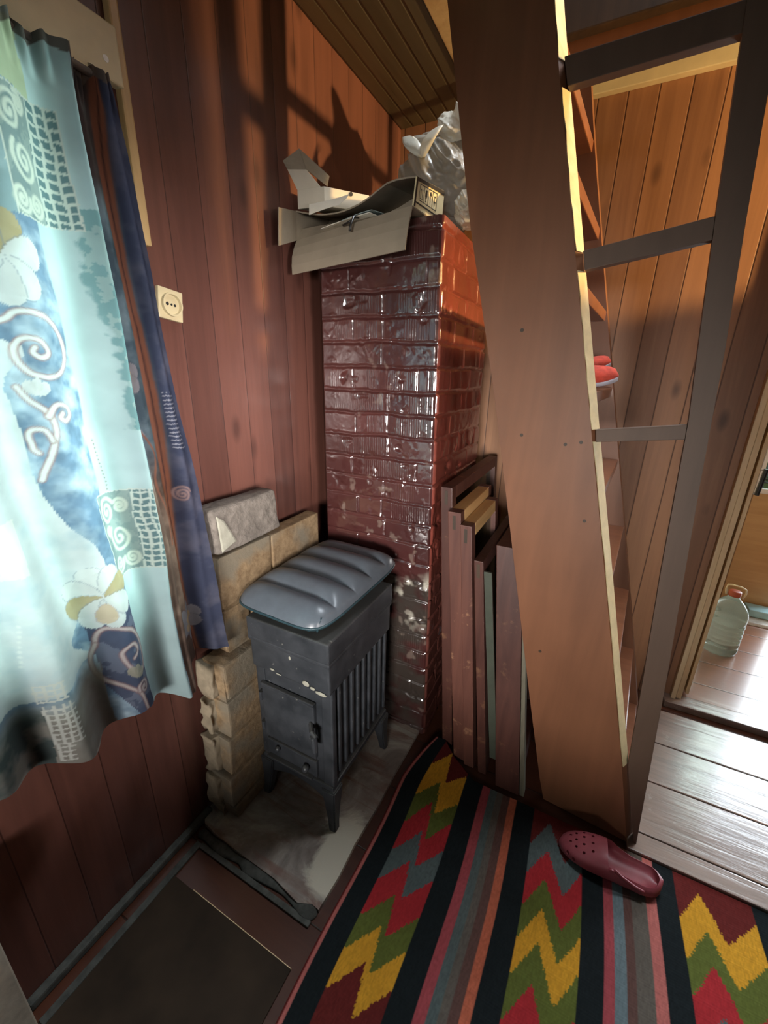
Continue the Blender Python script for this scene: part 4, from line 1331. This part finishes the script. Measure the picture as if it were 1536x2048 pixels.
# ------------------------------------------------------------------ curtain, pelmet board
bm = bmesh.new()
box(bm, -1.018, -0.996, -1.25, 0.722, 2.052, 2.150, 0.003)
pel = obj('pelmet_board', bm, M['cream'], None, False, (-1.007, -0.1, 2.052))
tag(pel, 'cream painted pelmet board above the patterned curtain', 'pelmet')
bm = bmesh.new()
disc(bm, (-0.9965, 0.690, 2.085), (1, 0, 0), 0.006, 0.0012, 12)
obj('screw_head', bm, M['metal'], pel)
bm = bmesh.new()
tube(bm, [(-0.955, -1.2, 2.022), (-0.955, 0.66, 2.022)], 0.007, 10)
tube(bm, [(-0.955, 0.655, 2.022), (-0.99, 0.655, 2.030), (-0.999, 0.655, 2.058)], 0.006, 8)
rod = obj('curtain_rod', bm, M['metal'], None, True, (-0.955, -0.1, 2.015))
tag(rod, 'thin curtain rod under the cream pelmet board', 'rod')

def curtain():
    ys = np.concatenate([np.linspace(-1.16, 0.10, 90)[:-1], np.linspace(0.10, 0.735, 300)])
    nz = 520
    tz = np.linspace(0, 1, nz)
    yy, tt = np.meshgrid(ys, tz)
    ztop = 2.028 + 0.006 * np.sin(yy * 130) + 0 * tt
    hem_y = [-1.16, -0.2, 0.05, 0.186, 0.30, 0.353, 0.42, 0.456, 0.52, 0.565, 0.59, 0.605, 0.63, 0.66, 0.735]
    hem_z = [0.70, 0.72, 0.745, 0.723, 0.685, 0.672, 0.694, 0.702, 0.672, 0.640, 0.640, 0.690, 0.70, 0.705, 0.690]
    zb = np.interp(yy, hem_y, hem_z)
    zz = zb + (ztop - zb) * tt
    D = (zz - 0.68) / 1.34                    # 0 hem .. 1 top
    # gather towards the top on the right side
    yw = yy - np.clip((yy - 0.56) / 0.17, 0, 1) * np.interp(D, [0, .36, .75, .9, 1.0], [0.0, 0.02, 0.050, 0.066, 0.080])
    amp = 0.018 + 0.012 * (1 - D)
    ph = yy * 46 + 3.0 * (vnoise(yy, D, 2.2) - 0.5)
    x = -0.935 + amp * np.sin(ph) + 0.016 * (vnoise(yy, zz, 6, 4) - 0.5) + 0.030 * (1 - D) ** 2
    # front layer ends in a crest at y=.57, the rest lies back in a fold
    back = 1 / (1 + np.exp(-(yy - 0.578) / 0.0028))
    x = x - back * 0.020 + 0.012 * np.exp(-((yy - 0.566) / 0.012) ** 2)
    x = x + back * 0.008 * np.sin((yy - 0.58) * 120)
    head = np.clip((D - 0.955) / 0.03, 0, 1)
    x = x + head * 0.007 * np.sin(yy * 260)
    x = np.clip(x, -0.990, -0.80)
    # ---- printed pattern, in fabric coordinates (y across, z up)
    Y = yy + 0.0030 * (fbm(yy, zz, 60, 3, 41) - 0.5) + 0.006 * (vnoise(yy, zz, 12, 43) - 0.5); Z = zz + 0.0030 * (fbm(yy, zz, 60, 3, 47) - 0.5) + 0.006 * (vnoise(yy, zz, 12, 49) - 0.5)
    n1 = fbm(Y, Z, 26, 4); n2 = fbm(Y, Z, 70, 3, 7); n3 = fbm(Y, Z * .6, 9, 3, 21)
    blue = np.array((0.19, 0.30, 0.43)); lblue = np.array((0.52, 0.68, 0.80)); navy = np.array((0.035, 0.045, 0.085))
    C = blue + (lblue - blue) * np.clip((n1 - 0.40) * 3.2, 0, 1)[..., None]
    C = C * (0.75 + 0.5 * n2)[..., None]
    def blend(m, col, k=1.0):
        nonlocal C
        m = np.clip(m * k, 0, 1)[..., None]
        C = C * (1 - m) + np.array(col) * m
    def smooth(d, w=0.004): return np.clip(0.5 - d / w, 0, 1)
    def poly(pts):
        inside = np.zeros(Y.shape, bool)
        n_ = len(pts)
        for i in range(n_):
            (xa, za), (xb, zb_) = pts[i], pts[(i + 1) % n_]
            c_ = ((za > Z) != (zb_ > Z)) & (Y < (xb - xa) * (Z - za) / (zb_ - za + 1e-12) + xa)
            inside ^= c_
        return inside.astype(float)
    def stroke(pts, w, col, k=1.0, taper=False):
        d = np.full(Y.shape, 9.0)
        for (xa, za), (xb, zb_) in zip(pts[:-1], pts[1:]):
            dx, dz = xb - xa, zb_ - za
            l2 = dx * dx + dz * dz + 1e-12
            lo, hi = min(xa, xb) - 3 * w, max(xa, xb) + 3 * w
            sel = (Y > lo) & (Y < hi) & (Z > min(za, zb_) - 3 * w) & (Z < max(za, zb_) + 3 * w)
            if not sel.any(): continue
            t_ = np.clip(((Y[sel] - xa) * dx + (Z[sel] - za) * dz) / l2, 0, 1)
            dd = np.hypot(Y[sel] - xa - t_ * dx, Z[sel] - za - t_ * dz)
            d[sel] = np.minimum(d[sel], dd)
        blend(smooth(d - w, 0.003), col, k)
    def curve(pts, n_=10):
        out = []
        P_ = [pts[0]] + list(pts) + [pts[-1]]
        for i in range(1, len(P_) - 2):
            p0, p1, p2, p3 = P_[i - 1], P_[i], P_[i + 1], P_[i + 2]
            for k in range(n_):
                t_ = k / n_
                out.append(tuple(0.5 * (2 * p1[q] + (p2[q] - p0[q]) * t_ + (2 * p0[q] - 5 * p1[q] + 4 * p2[q] - p3[q]) * t_ ** 2 + (3 * p1[q] - p0[q] - 3 * p2[q] + p3[q]) * t_ ** 3) for q in (0, 1)))
        out.append(pts[-1])
        return out
    def spiral(cy, cz, r0, turns, a0, sgn=1, n_=40, sy=0.72):
        return [(cy + sy * r0 * (1 - t_ * 0.92) * math.cos(a0 + sgn * 2 * math.pi * turns * t_), cz + r0 * (1 - t_ * 0.92) * math.sin(a0 + sgn * 2 * math.pi * turns * t_)) for t_ in [k / n_ for k in range(n_ + 1)]]
    def petal(cy, cz, ang, L, w, col, rim=None):
        ca, sa = math.cos(ang), math.sin(ang)
        u_ = ((Y - cy) * ca / 0.72 + (Z - cz) * sa) / L
        v_ = (-(Y - cy) * sa / 0.72 + (Z - cz) * ca) / w
        prof = np.sqrt(np.clip(1 - (2 * u_ - 1) ** 2, 0, 1)) * (0.45 + 0.55 * np.clip(u_, 0, 1)) * 1.3
        d = np.where((u_ > 0) & (u_ < 1), np.abs(v_) - prof, 1.0)
        if rim is not None: blend((d < 0.10).astype(float), rim, 0.45)
        blend((d < 0).astype(float), tuple(c_ * 0.93 for c_ in col), 0.9); blend((d < 0) * np.clip(np.abs(v_) * 1.2, 0, 1) * (u_ < .75), tuple(c_ * 0.72 for c_ in col), 0.55)
    white = (0.80, 0.86, 0.86); cream = (0.66, 0.70, 0.58); teal = (0.34, 0.52, 0.52); sand = (0.55, 0.47, 0.26); rose = (0.42, 0.25, 0.24)
    gcream = (0.52, 0.62, 0.42)
    # deep blue field of the lower middle, white washes
    blend(np.clip((n3 - 0.42) * 5, 0, 1) * ((Y > 0.38) & (Z < 1.6)), (0.13, 0.22, 0.34), 0.40)
    wash = poly(curve([(-0.7, 1.60), (0.30, 1.56), (0.364, 1.46), (0.372, 1.30), (0.395, 1.20), (0.430, 1.14), (0.435, 1.05), (0.40, 1.00), (0.36, 0.93), (0.30, 0.86), (-0.7, 0.84)], 6))
    blend(wash, white, 0.80); blend(wash * np.clip((n1 - .5) * 4, 0, 1), (0.45, 0.58, 0.66), 0.5)
    # pale vertical band along the front crest
    sl = np.interp(Z, [0.70, 0.99, 1.23, 1.475, 1.58, 1.74, 2.03], [0.484, 0.474, 0.477, 0.486, 0.478, 0.470, 0.470])
    band = smooth(sl - Y, 0.003) * (Y < 0.574)
    blend(band, (0.52, 0.70, 0.72), 1.0)
    tz_ = band * (smooth((0.545 + 0.012 * np.sin(Z * 14) + 0.012 * (n2 - .5) * 2) - Y, 0.006)) * ((Z > 1.37) & (Z < 1.78))
    blend(tz_, (0.20, 0.40, 0.42), 0.85); blend(tz_ * (n2 > 0.55), (0.50, 0.66, 0.64), 0.6)
    for k in range(14):
        blend(smooth(np.hypot((Y - (0.494 + 0.0005 * k)) / 0.72, Z - (1.352 - k * 0.0085)) - 0.0022, 0.002), (0.22, 0.18, 0.14))
    # patchwork tiles with scrolls and small squares
    def tile(y0_, y1_, z0_, z1_, ysp, scrolls):
        m = ((Y > y0_) & (Y < y1_) & (Z > z0_) & (Z < z1_)).astype(float)
        blend(m, (0.24, 0.33, 0.33), 0.9)
        blend(m * (n2 > 0.55), (0.36, 0.46, 0.44), 0.6)
        for (cy, cz, r, a, s) in scrolls:
            stroke(spiral(cy, cz, r, 1.9, a, s), 0.0034, (0.66, 0.74, 0.66))
        mm = ((Y > ysp) & (Y < y1_) & (Z > z0_) & (Z < z1_))
        gy = ((Y - ysp) / (y1_ - ysp) * 3 + 0.12 * np.sin(Z * 60)) % 1.0; gz = (Z / 0.0155 + 0.08 * np.sin(Y * 300)) % 1.0
        blend(mm.astype(float), (0.62, 0.72, 0.66)); blend((mm & (gy > .28) & (gz > .30)).astype(float), (0.10, 0.21, 0.24), 0.9)
        ed = np.minimum(np.minimum(Y - y0_, y1_ - Y), np.minimum(Z - z0_, z1_ - Z))
        blend(((ed > 0) & (ed < 0.0022)).astype(float), (0.66, 0.72, 0.66))
    tile(0.461, 0.571, 1.040, 1.236, 0.537, [(0.487, 1.195, 0.030, 0.5, 1), (0.519, 1.200, 0.018, 2.5, -1), (0.503, 1.128, 0.036, 2.2, 1), (0.483, 1.070, 0.022, 0.2, -1), (0.521, 1.072, 0.022, 2.9, 1), (0.477, 1.152, 0.012, 1, 1)])
    tile(0.434, 0.545, 1.742, 1.925, 0.492, [(0.455, 1.885, 0.028, 0.8, 1), (0.474, 1.905, 0.016, 2.2, -1), (0.468, 1.825, 0.032, 2.4, 1), (0.447, 1.768, 0.022, 0.0, -1), (0.478, 1.768, 0.020, 3.0, 1)])
    blend(((Y > 0.30) & (Y < 0.504) & (Z > 1.926) & (Z < 2.02)).astype(float), gcream, 0.95)
    blend(((Y > 0.20) & (Y < 0.434) & (Z > 1.742) & (Z < 1.93)).astype(float), (0.36, 0.50, 0.48), 0.6)
    # vines with spirals
    def vine(pts, w, col=white, edge=rose):
        c_ = curve(pts, 8)
        stroke(c_, w + 0.0022, edge, 0.9); stroke(c_, w, col)
    vine([(0.30, 1.55), (0.375, 1.573), (0.399, 1.590), (0.435, 1.584), (0.465, 1.555), (0.473, 1.521), (0.456, 1.493), (0.42, 1.480), (0.392, 1.492), (0.383, 1.525), (0.397, 1.546), (0.418, 1.543), (0.429, 1.523), (0.416, 1.514), (0.405, 1.522), (0.409, 1.531)], 0.0034)
    vine([(0.378, 1.463), (0.388, 1.441), (0.407, 1.418), (0.412, 1.385), (0.400, 1.348), (0.380, 1.294)], 0.0033)
    vine([(0.407, 1.410), (0.424, 1.430), (0.442, 1.425), (0.446, 1.410), (0.432, 1.400), (0.424, 1.407), (0.430, 1.414)], 0.0034)
    vine([(0.404, 1.367), (0.396, 1.387), (0.380, 1.384), (0.378, 1.357), (0.384, 1.347)], 0.0030)
    for a in (0.7, 1.4, 2.2): petal(0.400, 1.447, a, 0.032, 0.010, white)
    # navy ground and mauve scroll near the hem
    m = poly([(0.392, 0.962), (0.476, 0.985), (0.486, 0.69), (0.440, 0.69), (0.40, 0.80)])
    blend(m, (0.075, 0.085, 0.15), 0.9); blend(m * (n1 > .56), (0.25, 0.28, 0.38), 0.5)
    vine([(0.398, 0.900), (0.405, 0.931), (0.423, 0.944), (0.463, 0.915), (0.485, 0.865), (0.480, 0.815), (0.455, 0.808), (0.435, 0.845), (0.433, 0.876), (0.455, 0.886), (0.468, 0.864), (0.452, 0.852)], 0.0030, (0.62, 0.52, 0.52), (0.28, 0.15, 0.16))
    vine([(0.400, 0.908), (0.386, 0.863), (0.398, 0.813), (0.427, 0.783), (0.450, 0.750), (0.456, 0.705)], 0.0030, (0.62, 0.54, 0.52), (0.28, 0.15, 0.16))
    vine(spiral(0.462, 0.762, 0.020, 1.6, 3.4, -1, 18), 0.0026, (0.60, 0.52, 0.52), (0.25, 0.14, 0.15))
    for a in (0.3, 1.2, 2.0): petal(0.448, 0.80, a, 0.034, 0.011, (0.45, 0.42, 0.34))
    # big flowers
    for a, col in ((1.9, white), (1.1, white), (0.4, sand), (2.7, white), (3.5, sand), (4.2, white), (5.0, white), (5.8, white)):
        petal(0.424, 1.020, a, 0.080, 0.026, col, (0.25, 0.30, 0.38))
    petal(0.424, 1.005, 4.7, 0.05, 0.02, (0.75, 0.62, 0.45), rose)
    for a, col in ((1.2, sand), (2.0, sand), (0.2, white), (5.4, white), (4.6, white), (3.4, white)):
        petal(0.400, 1.672, a, 0.075, 0.026, col, (0.22, 0.28, 0.36))
    # brown hem zone on the left and white net squares
    hem = np.clip((0.875 - Z + 0.06 * (n3 - .5)) / 0.05, 0, 1) * (Y < 0.40)
    blend(hem, (0.40, 0.34, 0.26), 0.8); blend(hem * (Y < 0.272) * np.clip((n1 - .36) * 4, 0, 1), (0.085, 0.12, 0.12), 0.95)
    for (a, b_, c_, d_) in ((0.268, 0.311, 0.853, 0.895), (0.272, 0.318, 0.745, 0.845), (0.276, 0.298, 0.698, 0.745)):
        mm = (Y > a) & (Y < b_) & (Z > c_) & (Z < d_)
        gy = ((Y - a) / 0.0115) % 1.0; gz = ((Z - c_) / 0.0125) % 1.0
        blend((mm & ((gy < .34) | (gz < .30))).astype(float), (0.80, 0.80, 0.74))
    blend(poly([(0.20, 1.238), (0.313, 1.234), (0.311, 1.129), (0.20, 1.139)]), (0.86, 0.88, 0.84))
    for k in range(9): blend(smooth(np.hypot((Y - (0.276 - .0014 * k)) / .72, Z - (1.034 - k * 0.0115)) - 0.0036, 0.002), white)
    # darker right part that hangs in front of the wall
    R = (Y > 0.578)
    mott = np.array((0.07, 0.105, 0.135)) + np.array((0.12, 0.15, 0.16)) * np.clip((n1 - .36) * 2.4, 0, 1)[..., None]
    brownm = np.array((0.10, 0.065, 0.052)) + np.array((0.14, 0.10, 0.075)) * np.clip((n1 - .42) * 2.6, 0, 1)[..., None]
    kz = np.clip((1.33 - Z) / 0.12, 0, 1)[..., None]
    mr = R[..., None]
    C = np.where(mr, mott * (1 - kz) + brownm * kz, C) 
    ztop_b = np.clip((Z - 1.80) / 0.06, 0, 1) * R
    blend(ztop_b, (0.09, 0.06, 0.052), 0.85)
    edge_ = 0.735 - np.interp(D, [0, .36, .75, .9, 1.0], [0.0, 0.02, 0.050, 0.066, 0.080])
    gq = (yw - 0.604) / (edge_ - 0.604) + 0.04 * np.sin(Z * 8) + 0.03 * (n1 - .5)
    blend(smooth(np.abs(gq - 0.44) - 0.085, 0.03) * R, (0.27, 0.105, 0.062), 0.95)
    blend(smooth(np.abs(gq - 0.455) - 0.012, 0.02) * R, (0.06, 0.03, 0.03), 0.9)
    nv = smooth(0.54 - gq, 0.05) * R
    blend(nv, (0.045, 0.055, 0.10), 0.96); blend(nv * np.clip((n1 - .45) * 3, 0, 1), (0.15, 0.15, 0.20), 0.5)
    cm = (Y > 0.690) & (Y < 0.722) & (Z > 1.31) & (Z < 1.445) & ((Z / 0.0095) % 1.0 < 0.28)
    blend(cm.astype(float), (0.30, 0.31, 0.36))
    for (cy, cz, rr) in ((0.612, 1.48, 0.055), (0.648, 0.82, 0.06)):
        for a in (0.3, 1.4, 2.5, 3.6, 4.8, 5.8): petal(cy, cz, a, rr, rr * .33, (0.28, 0.27, 0.30), (0.10, 0.10, 0.14))
        for a in (0.8, 2.2, 3.5, 5.0): petal(cy + .004, cz - .01, a, rr * .55, rr * .2, (0.45, 0.33, 0.20))
    stroke(spiral(0.612, 1.335, 0.035, 2.2, 0.3, 1), 0.0022, (0.30, 0.30, 0.34))
    stroke(spiral(0.690, 1.19, 0.022, 2.4, 0.3, 1), 0.0022, (0.30, 0.20, 0.19))
    stroke(curve([(0.625, 1.36), (0.650, 1.30), (0.632, 1.22), (0.648, 1.14), (0.640, 1.06)]), 0.0028, (0.27, 0.12, 0.08))
    # ruffled heading
    hd = (Z > 2.012 + 0.006 * np.sin(Y * 130))
    blend(hd.astype(float), (0.16, 0.13, 0.11), 0.9)
    C = C * (0.80 + 0.40 * fbm(Y, Z, 16, 4, 63))[..., None]
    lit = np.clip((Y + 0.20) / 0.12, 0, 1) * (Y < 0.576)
    C = C * (1 - (0.42 + 0.20 * np.clip((0.46 - Y) / 0.05, 0, 1)) * lit)[..., None]      # window-lit width darkened to offset the strong light behind it
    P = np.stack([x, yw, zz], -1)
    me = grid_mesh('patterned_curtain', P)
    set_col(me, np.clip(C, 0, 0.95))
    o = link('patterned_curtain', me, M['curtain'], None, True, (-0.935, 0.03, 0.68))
    return tag(o, 'blue and white floral scroll patterned curtain over the window', 'curtain')
curtain()

# ------------------------------------------------------------------ pink clog
def clog():
    x_toe, x_heel, yc = 0.112, 0.400, 1.120
    ang = math.radians(2)
    L = x_heel - x_toe
    zf = 0.0095
    n = 36
    def halfw(t): return float(np.interp(t, [0, .03, .08, .16, .28, .42, .55, .70, .82, .90, .95, .98, 1.0], [.006, .024, .037, .048, .0545, .0545, .050, .0465, .0465, .0415, .033, .022, .008]))
    def cl(t): return float(np.interp(t, [0, .2, .5, .8, 1], [.010, .004, -.002, -.002, 0]))   # slight foot curve
    def topz(t): return float(np.interp(t, [0, .03, .10, .22, .36, .46, .52, .60, .72, .84, .95, 1.0], [.018, .030, .046, .062, .078, .087, .086, .068, .054, .050, .055, .052]))
    def ring(t, inset, z0, z1f, m=24, sq=2.6):
        w = max(.003, halfw(t) - inset); zt = topz(t) + z1f
        c = []
        for k in range(m):
            a = math.pi * 2 * k / m
            ca, sa = math.cos(a), math.sin(a)
            yy = math.copysign(abs(ca) ** (2 / sq), ca) * w
            h = (zt - z0)
            zz = z0 + h * 0.5 + math.copysign(abs(sa) ** (2 / sq), sa) * h * 0.5
            if zz < z0 + h * .3: yy *= 0.95 + .05 * (zz - z0) / (h * .3)
            c.append((x_toe + L * t, yy + cl(t), zz))
        return c
    ts = [0.5 - 0.5 * math.cos(math.pi * i / (n - 1)) for i in range(n)]
    bm = bmesh.new(); loft(bm, [ring(t, 0, 0, 0) for t in ts])
    bmesh.ops.recalc_face_normals(bm, faces=bm.faces[:])
    outer = bpy.data.meshes.new('outer'); bm.to_mesh(outer); bm.free()
    # foot cavity, open above behind the instep
    bm = bmesh.new()
    def toff(t): return float(np.interp(t, [0, .45, .50, .56, 1.0], [-.008, -.008, .02, .06, .06]))
    tc = [0.05 + 0.915 * s for s in ts]
    rr = []
    for t in tc:
        q = ring(t, 0.0065, 0.024 if t > .25 else .020, 0)
        z0 = 0.024
        w = max(.003, halfw(t) - .0065) * min(1, ((t - .05) / .06) ** .5 + .05) * min(1, ((.966 - t) / .05) ** .5 + .05)
        zt = max(z0 + .004, topz(t) + toff(t))
        c = []
        for k in range(24):
            a = 2 * math.pi * k / 24
            ca, sa = math.cos(a), math.sin(a)
            sq = 2.6
            h = zt - z0
            c.append((x_toe + L * t, math.copysign(abs(ca) ** (2 / sq), ca) * w + cl(t), z0 + h * .5 + math.copysign(abs(sa) ** (2 / sq), sa) * h * .5))
        rr.append(c)
    loft(bm, rr)
    bmesh.ops.recalc_face_normals(bm, faces=bm.faces[:])
    inner = bpy.data.meshes.new('inner'); bm.to_mesh(inner); bm.free()
    bm = bmesh.new()
    for (t, y) in ((.17, -.018), (.17, .004), (.17, .026), (.25, -.030), (.25, -.006), (.25, .018), (.25, .036), (.34, -.020), (.34, .004), (.34, .028), (.11, -.006), (.11, .016)):
        tube(bm, [(x_toe + L * t, y + cl(t), 0.04), (x_toe + L * t - .012, y * 1.15 + cl(t), 0.12)], 0.0042, 10)
    for s in (-1, 1):
        for t in (.06, .13):
            tube(bm, [(x_toe + L * (t + .05), cl(t) + s * .02, .030), (x_toe + L * (t - .02), cl(t) + s * .085, .030)], 0.006, 10)
    bmesh.ops.recalc_face_normals(bm, faces=bm.faces[:])
    holes = bpy.data.meshes.new('holes'); bm.to_mesh(holes); bm.free()
    obs = []
    for me in (outer, inner, holes):
        o = bpy.data.objects.new('tmp', me); COL.objects.link(o); obs.append(o)
    for cut in obs[1:]:
        md = obs[0].modifiers.new('cut', 'BOOLEAN'); md.operation = 'DIFFERENCE'; md.solver = 'EXACT'; md.object = cut
    dg = bpy.context.evaluated_depsgraph_get(); dg.update()
    me = bpy.data.meshes.new_from_object(obs[0].evaluated_get(dg))
    for o in obs: bpy.data.objects.remove(o)
    T = Matrix.Translation((0, yc, zf)) @ Matrix.Translation((x_toe + L / 2, 0, 0)) @ Matrix.Rotation(ang, 4, 'Z') @ Matrix.Translation((-x_toe - L / 2, 0, 0))
    me.transform(T)
    me.materials.clear()
    me.name = 'clog_shell'
    root = thing('pink_clog', 'pink foam clog with ventilation holes lying on the striped rug', 'clog', (0.257, yc, zf))
    o = link('shell', me, M['rubber_pink'], root, False)
    for p in me.polygons: p.use_smooth = True
    try:
        me.set_sharp_from_angle(angle=math.radians(38))
    except Exception:
        pass
    # folded-forward heel strap along the near side
    bm = bmesh.new()
    pts = []
    for i in range(12):
        t = .52 + .30 * i / 11
        pts.append(T @ Vector((x_toe + L * t, -halfw(t) - .002 + cl(t), topz(t) - .006 - .0008 * i)))
    rings = [[p + Vector((0, -.0020, -.007)), p + Vector((0, .0025, -.007)), p + Vector((0, .0025, .005)), p + Vector((0, -.0020, .005))] for p in pts]
    loft(bm, rings)
    st_ = obj('heel_strap', bm, M['rubber_pink'], root, True)
    bm = bmesh.new()
    p = T @ Vector((x_toe + L * .50, -halfw(.5) - .001 + cl(.5), topz(.5) - .016))
    disc(bm, p, (0, -1, 0.1), 0.008, 0.004, 14)
    obj('rivet', bm, M['rubber_pink'], root)
clog()

# ------------------------------------------------------------------ things in the next room
def water_bottle():
    c = (0.818, 2.66, 0.029)
    root = thing('water_bottle', 'large clear water bottle with red cap by the doorway', 'bottle', c)
    R = 0.088
    prof = [(0.001, 0.006), (R * .75, 0.0), (R * .95, 0.006), (R, 0.025)]
    z = 0.03
    for k in range(6):
        prof += [(R, z), (R - .001, z + .012), (R - .006, z + .018), (R - .001, z + .024)]
        z += 0.029
    prof += [(R, 0.215), (R * 1.0, 0.235), (R * .94, 0.258), (R * .80, 0.285), (R * .58, 0.310), (R * .38, 0.328), (0.026, 0.338), (0.024, 0.345), (0.001, 0.345)]
    bm = bmesh.new(); lathe(bm, prof, c, 40)
    obj('bottle_body', bm, M['water'], root, True)
    bm = bmesh.new(); lathe(bm, [(0.001, .346), (0.028, .346), (0.028, .352), (0.027, .372), (0.024, .375), (0.001, .375)], c, 24)
    obj('cap', bm, M['cap_red'], root, True)
    bm = bmesh.new()
    pts = [(-0.036, 0, .342), (-0.042, 0, .375), (-0.038, 0, .398), (-0.02, 0, .404), (0.02, 0, .404), (0.040, 0, .396), (0.044, 0, .372), (0.036, 0, .342)]
    ca, sa = math.cos(-.35), math.sin(-.35)
    tube(bm, [(c[0] + x * ca - y * sa, c[1] + x * sa + y * ca, c[2] + z) for x, y, z in pts], 0.0045, 8)
    obj('carry_handle', bm, M['handle_cream'], root, True)
water_bottle()
bm = bmesh.new()
hull8(bm, [(1.06, 3.135, 0.050), (1.24, 3.135, 0.050), (1.26, 3.245, 0.050), (1.06, 3.245, 0.050), (1.06, 3.138, 0.098), (1.24, 3.138, 0.094), (1.26, 3.245, 0.094), (1.06, 3.245, 0.098)], 0.006)
o = obj('paper_pack', bm, M['blue_pack'], None, True, (1.15, 3.19, 0.050)); tag(o, 'pale blue wrapped packet lying on the grey bundle behind bottle', 'packet')
bm = bmesh.new()
hull8(bm, [(1.00, 3.05, 0.0295), (1.20, 3.05, 0.0295), (1.24, 3.25, 0.0295), (1.02, 3.25, 0.0295), (1.01, 3.065, 0.047), (1.19, 3.065, 0.047), (1.23, 3.25, 0.049), (1.02, 3.25, 0.049)], 0.005)
o = obj('plastic_bundle', bm, M['grey_pack'], None, True, (1.12, 3.15, 0.0295)); tag(o, 'flat grey plastic bundle under the pale blue packet', 'bundle')

# ------------------------------------------------------------------ light
def area(name, loc, rot, sx, sy, power, col, spread=math.pi):
    l = bpy.data.lights.new(name, 'AREA'); l.shape = 'RECTANGLE'; l.size = sx; l.size_y = sy; l.energy = power; l.color = col; l.spread = spread
    o = bpy.data.objects.new(name, l); COL.objects.link(o); o.location = loc; o.rotation_euler = rot
    return o
R90 = math.pi / 2
# daylight at the curtained window and next room's opening; the other area lamps are added fill
area('window_daylight', (XW - 0.32, 0.14, 1.30), (0, -R90, 0), 1.0, 1.15, 70, (0.82, 0.94, 1.0))
area('second_window_fill', (XW - 0.35, -1.72, 1.50), (0, -R90, 0), 1.2, 1.1, 6, (1.0, 0.94, 0.84))  # added fill lamp at the unseen window behind the viewer
o = area('rear_fill', (0.40, -2.45, 1.25), (0, 0, 0), 0.95, 0.70, 9.5, (1.0, 0.96, 0.92), math.radians(40))  # added narrow fill from behind the camera, brightens stair and stove
o.rotation_euler = Vector((-1.05, 3.5, -0.36)).to_track_quat('-Z', 'Y').to_euler()
o = area('side_fill', (1.04, 0.02, 1.36), (0, 0, 0), 0.6, 0.45, 3.2, (1.0, 0.94, 0.90), math.radians(35))  # added narrow fill from the right, brightens the window wall
o.rotation_euler = Vector((-2.0, 0.88, -0.02)).to_track_quat('-Z', 'Y').to_euler()
area('garden_daylight', (1.85, 3.75, 1.15), (-R90, 0, 0), 1.3, 2.1, 75, (0.84, 0.94, 1.0))
area('loft_fill', (0.25, 1.85, 4.05), (0, 0, 0), 0.7, 0.5, 70, (0.85, 0.93, 1.0))  # added fill lamp upstairs, placed to light the rug through the opening
# warm shaded lamp in the corner to the right of the staircase
l = bpy.data.lights.new('warm_lamp', 'SPOT'); l.energy = 390; l.color = (1.0, 0.64, 0.26); l.shadow_soft_size = 0.05
l.spot_size = math.radians(102); l.spot_blend = 0.04
o = bpy.data.objects.new('warm_lamp', l); COL.objects.link(o); o.location = (2.2, 1.65, 2.1)
el_ = math.radians(40)
o.rotation_euler = Vector((-math.cos(el_), 0.02, math.sin(el_))).to_track_quat('-Z', 'Y').to_euler()

w = bpy.data.worlds.new('World'); SC.world = w; w.use_nodes = True
nt = w.node_tree
bg = nt.nodes['Background']
sky = nt.nodes.new('ShaderNodeTexSky'); sky.sky_type = 'HOSEK_WILKIE'; sky.turbidity = 5.0; sky.sun_direction = (0.2, -0.5, 0.8)
nt.links.new(sky.outputs[0], bg.inputs['Color'])
bg.inputs['Strength'].default_value = 2.5

# ------------------------------------------------------------------ camera
yaw, pit, rol = math.radians(-26.96), math.radians(18.776), math.radians(-1.1237)
cy_, sy_ = math.cos(yaw), math.sin(yaw); cp, sp = math.cos(pit), math.sin(pit)
fwd = Vector((sy_ * cp, cy_ * cp, -sp)); right = Vector((cy_, -sy_, 0)); down = fwd.cross(right)
cr, sr = math.cos(rol), math.sin(rol)
rx = right * cr + down * sr; dn = right * (-sr) + down * cr
cam = bpy.data.cameras.new('camera'); cam.sensor_fit = 'HORIZONTAL'; cam.sensor_width = 36.0; cam.lens = 820.4 / 1536 * 36.0; cam.clip_start = 0.02
co = bpy.data.objects.new('camera', cam); COL.objects.link(co)
m3 = Matrix((rx, -dn, -fwd)).transposed()
co.matrix_world = Matrix.Translation((0, 0, 1.5)) @ m3.to_4x4()
SC.camera = co

vs = SC.view_settings
vs.view_transform = 'Standard'; vs.look = 'None'; vs.exposure = 0.45; vs.gamma = 1.0; vs.use_curve_mapping = False
SC.cycles.max_bounces = 7; SC.cycles.diffuse_bounces = 3; SC.cycles.glossy_bounces = 3; SC.cycles.transmission_bounces = 6; SC.cycles.transparent_max_bounces = 12
SC.cycles.use_denoising = True
SC.cycles.use_adaptive_sampling = True; SC.cycles.adaptive_threshold = 0.02
SC.cycles.sample_clamp_indirect = 6.0
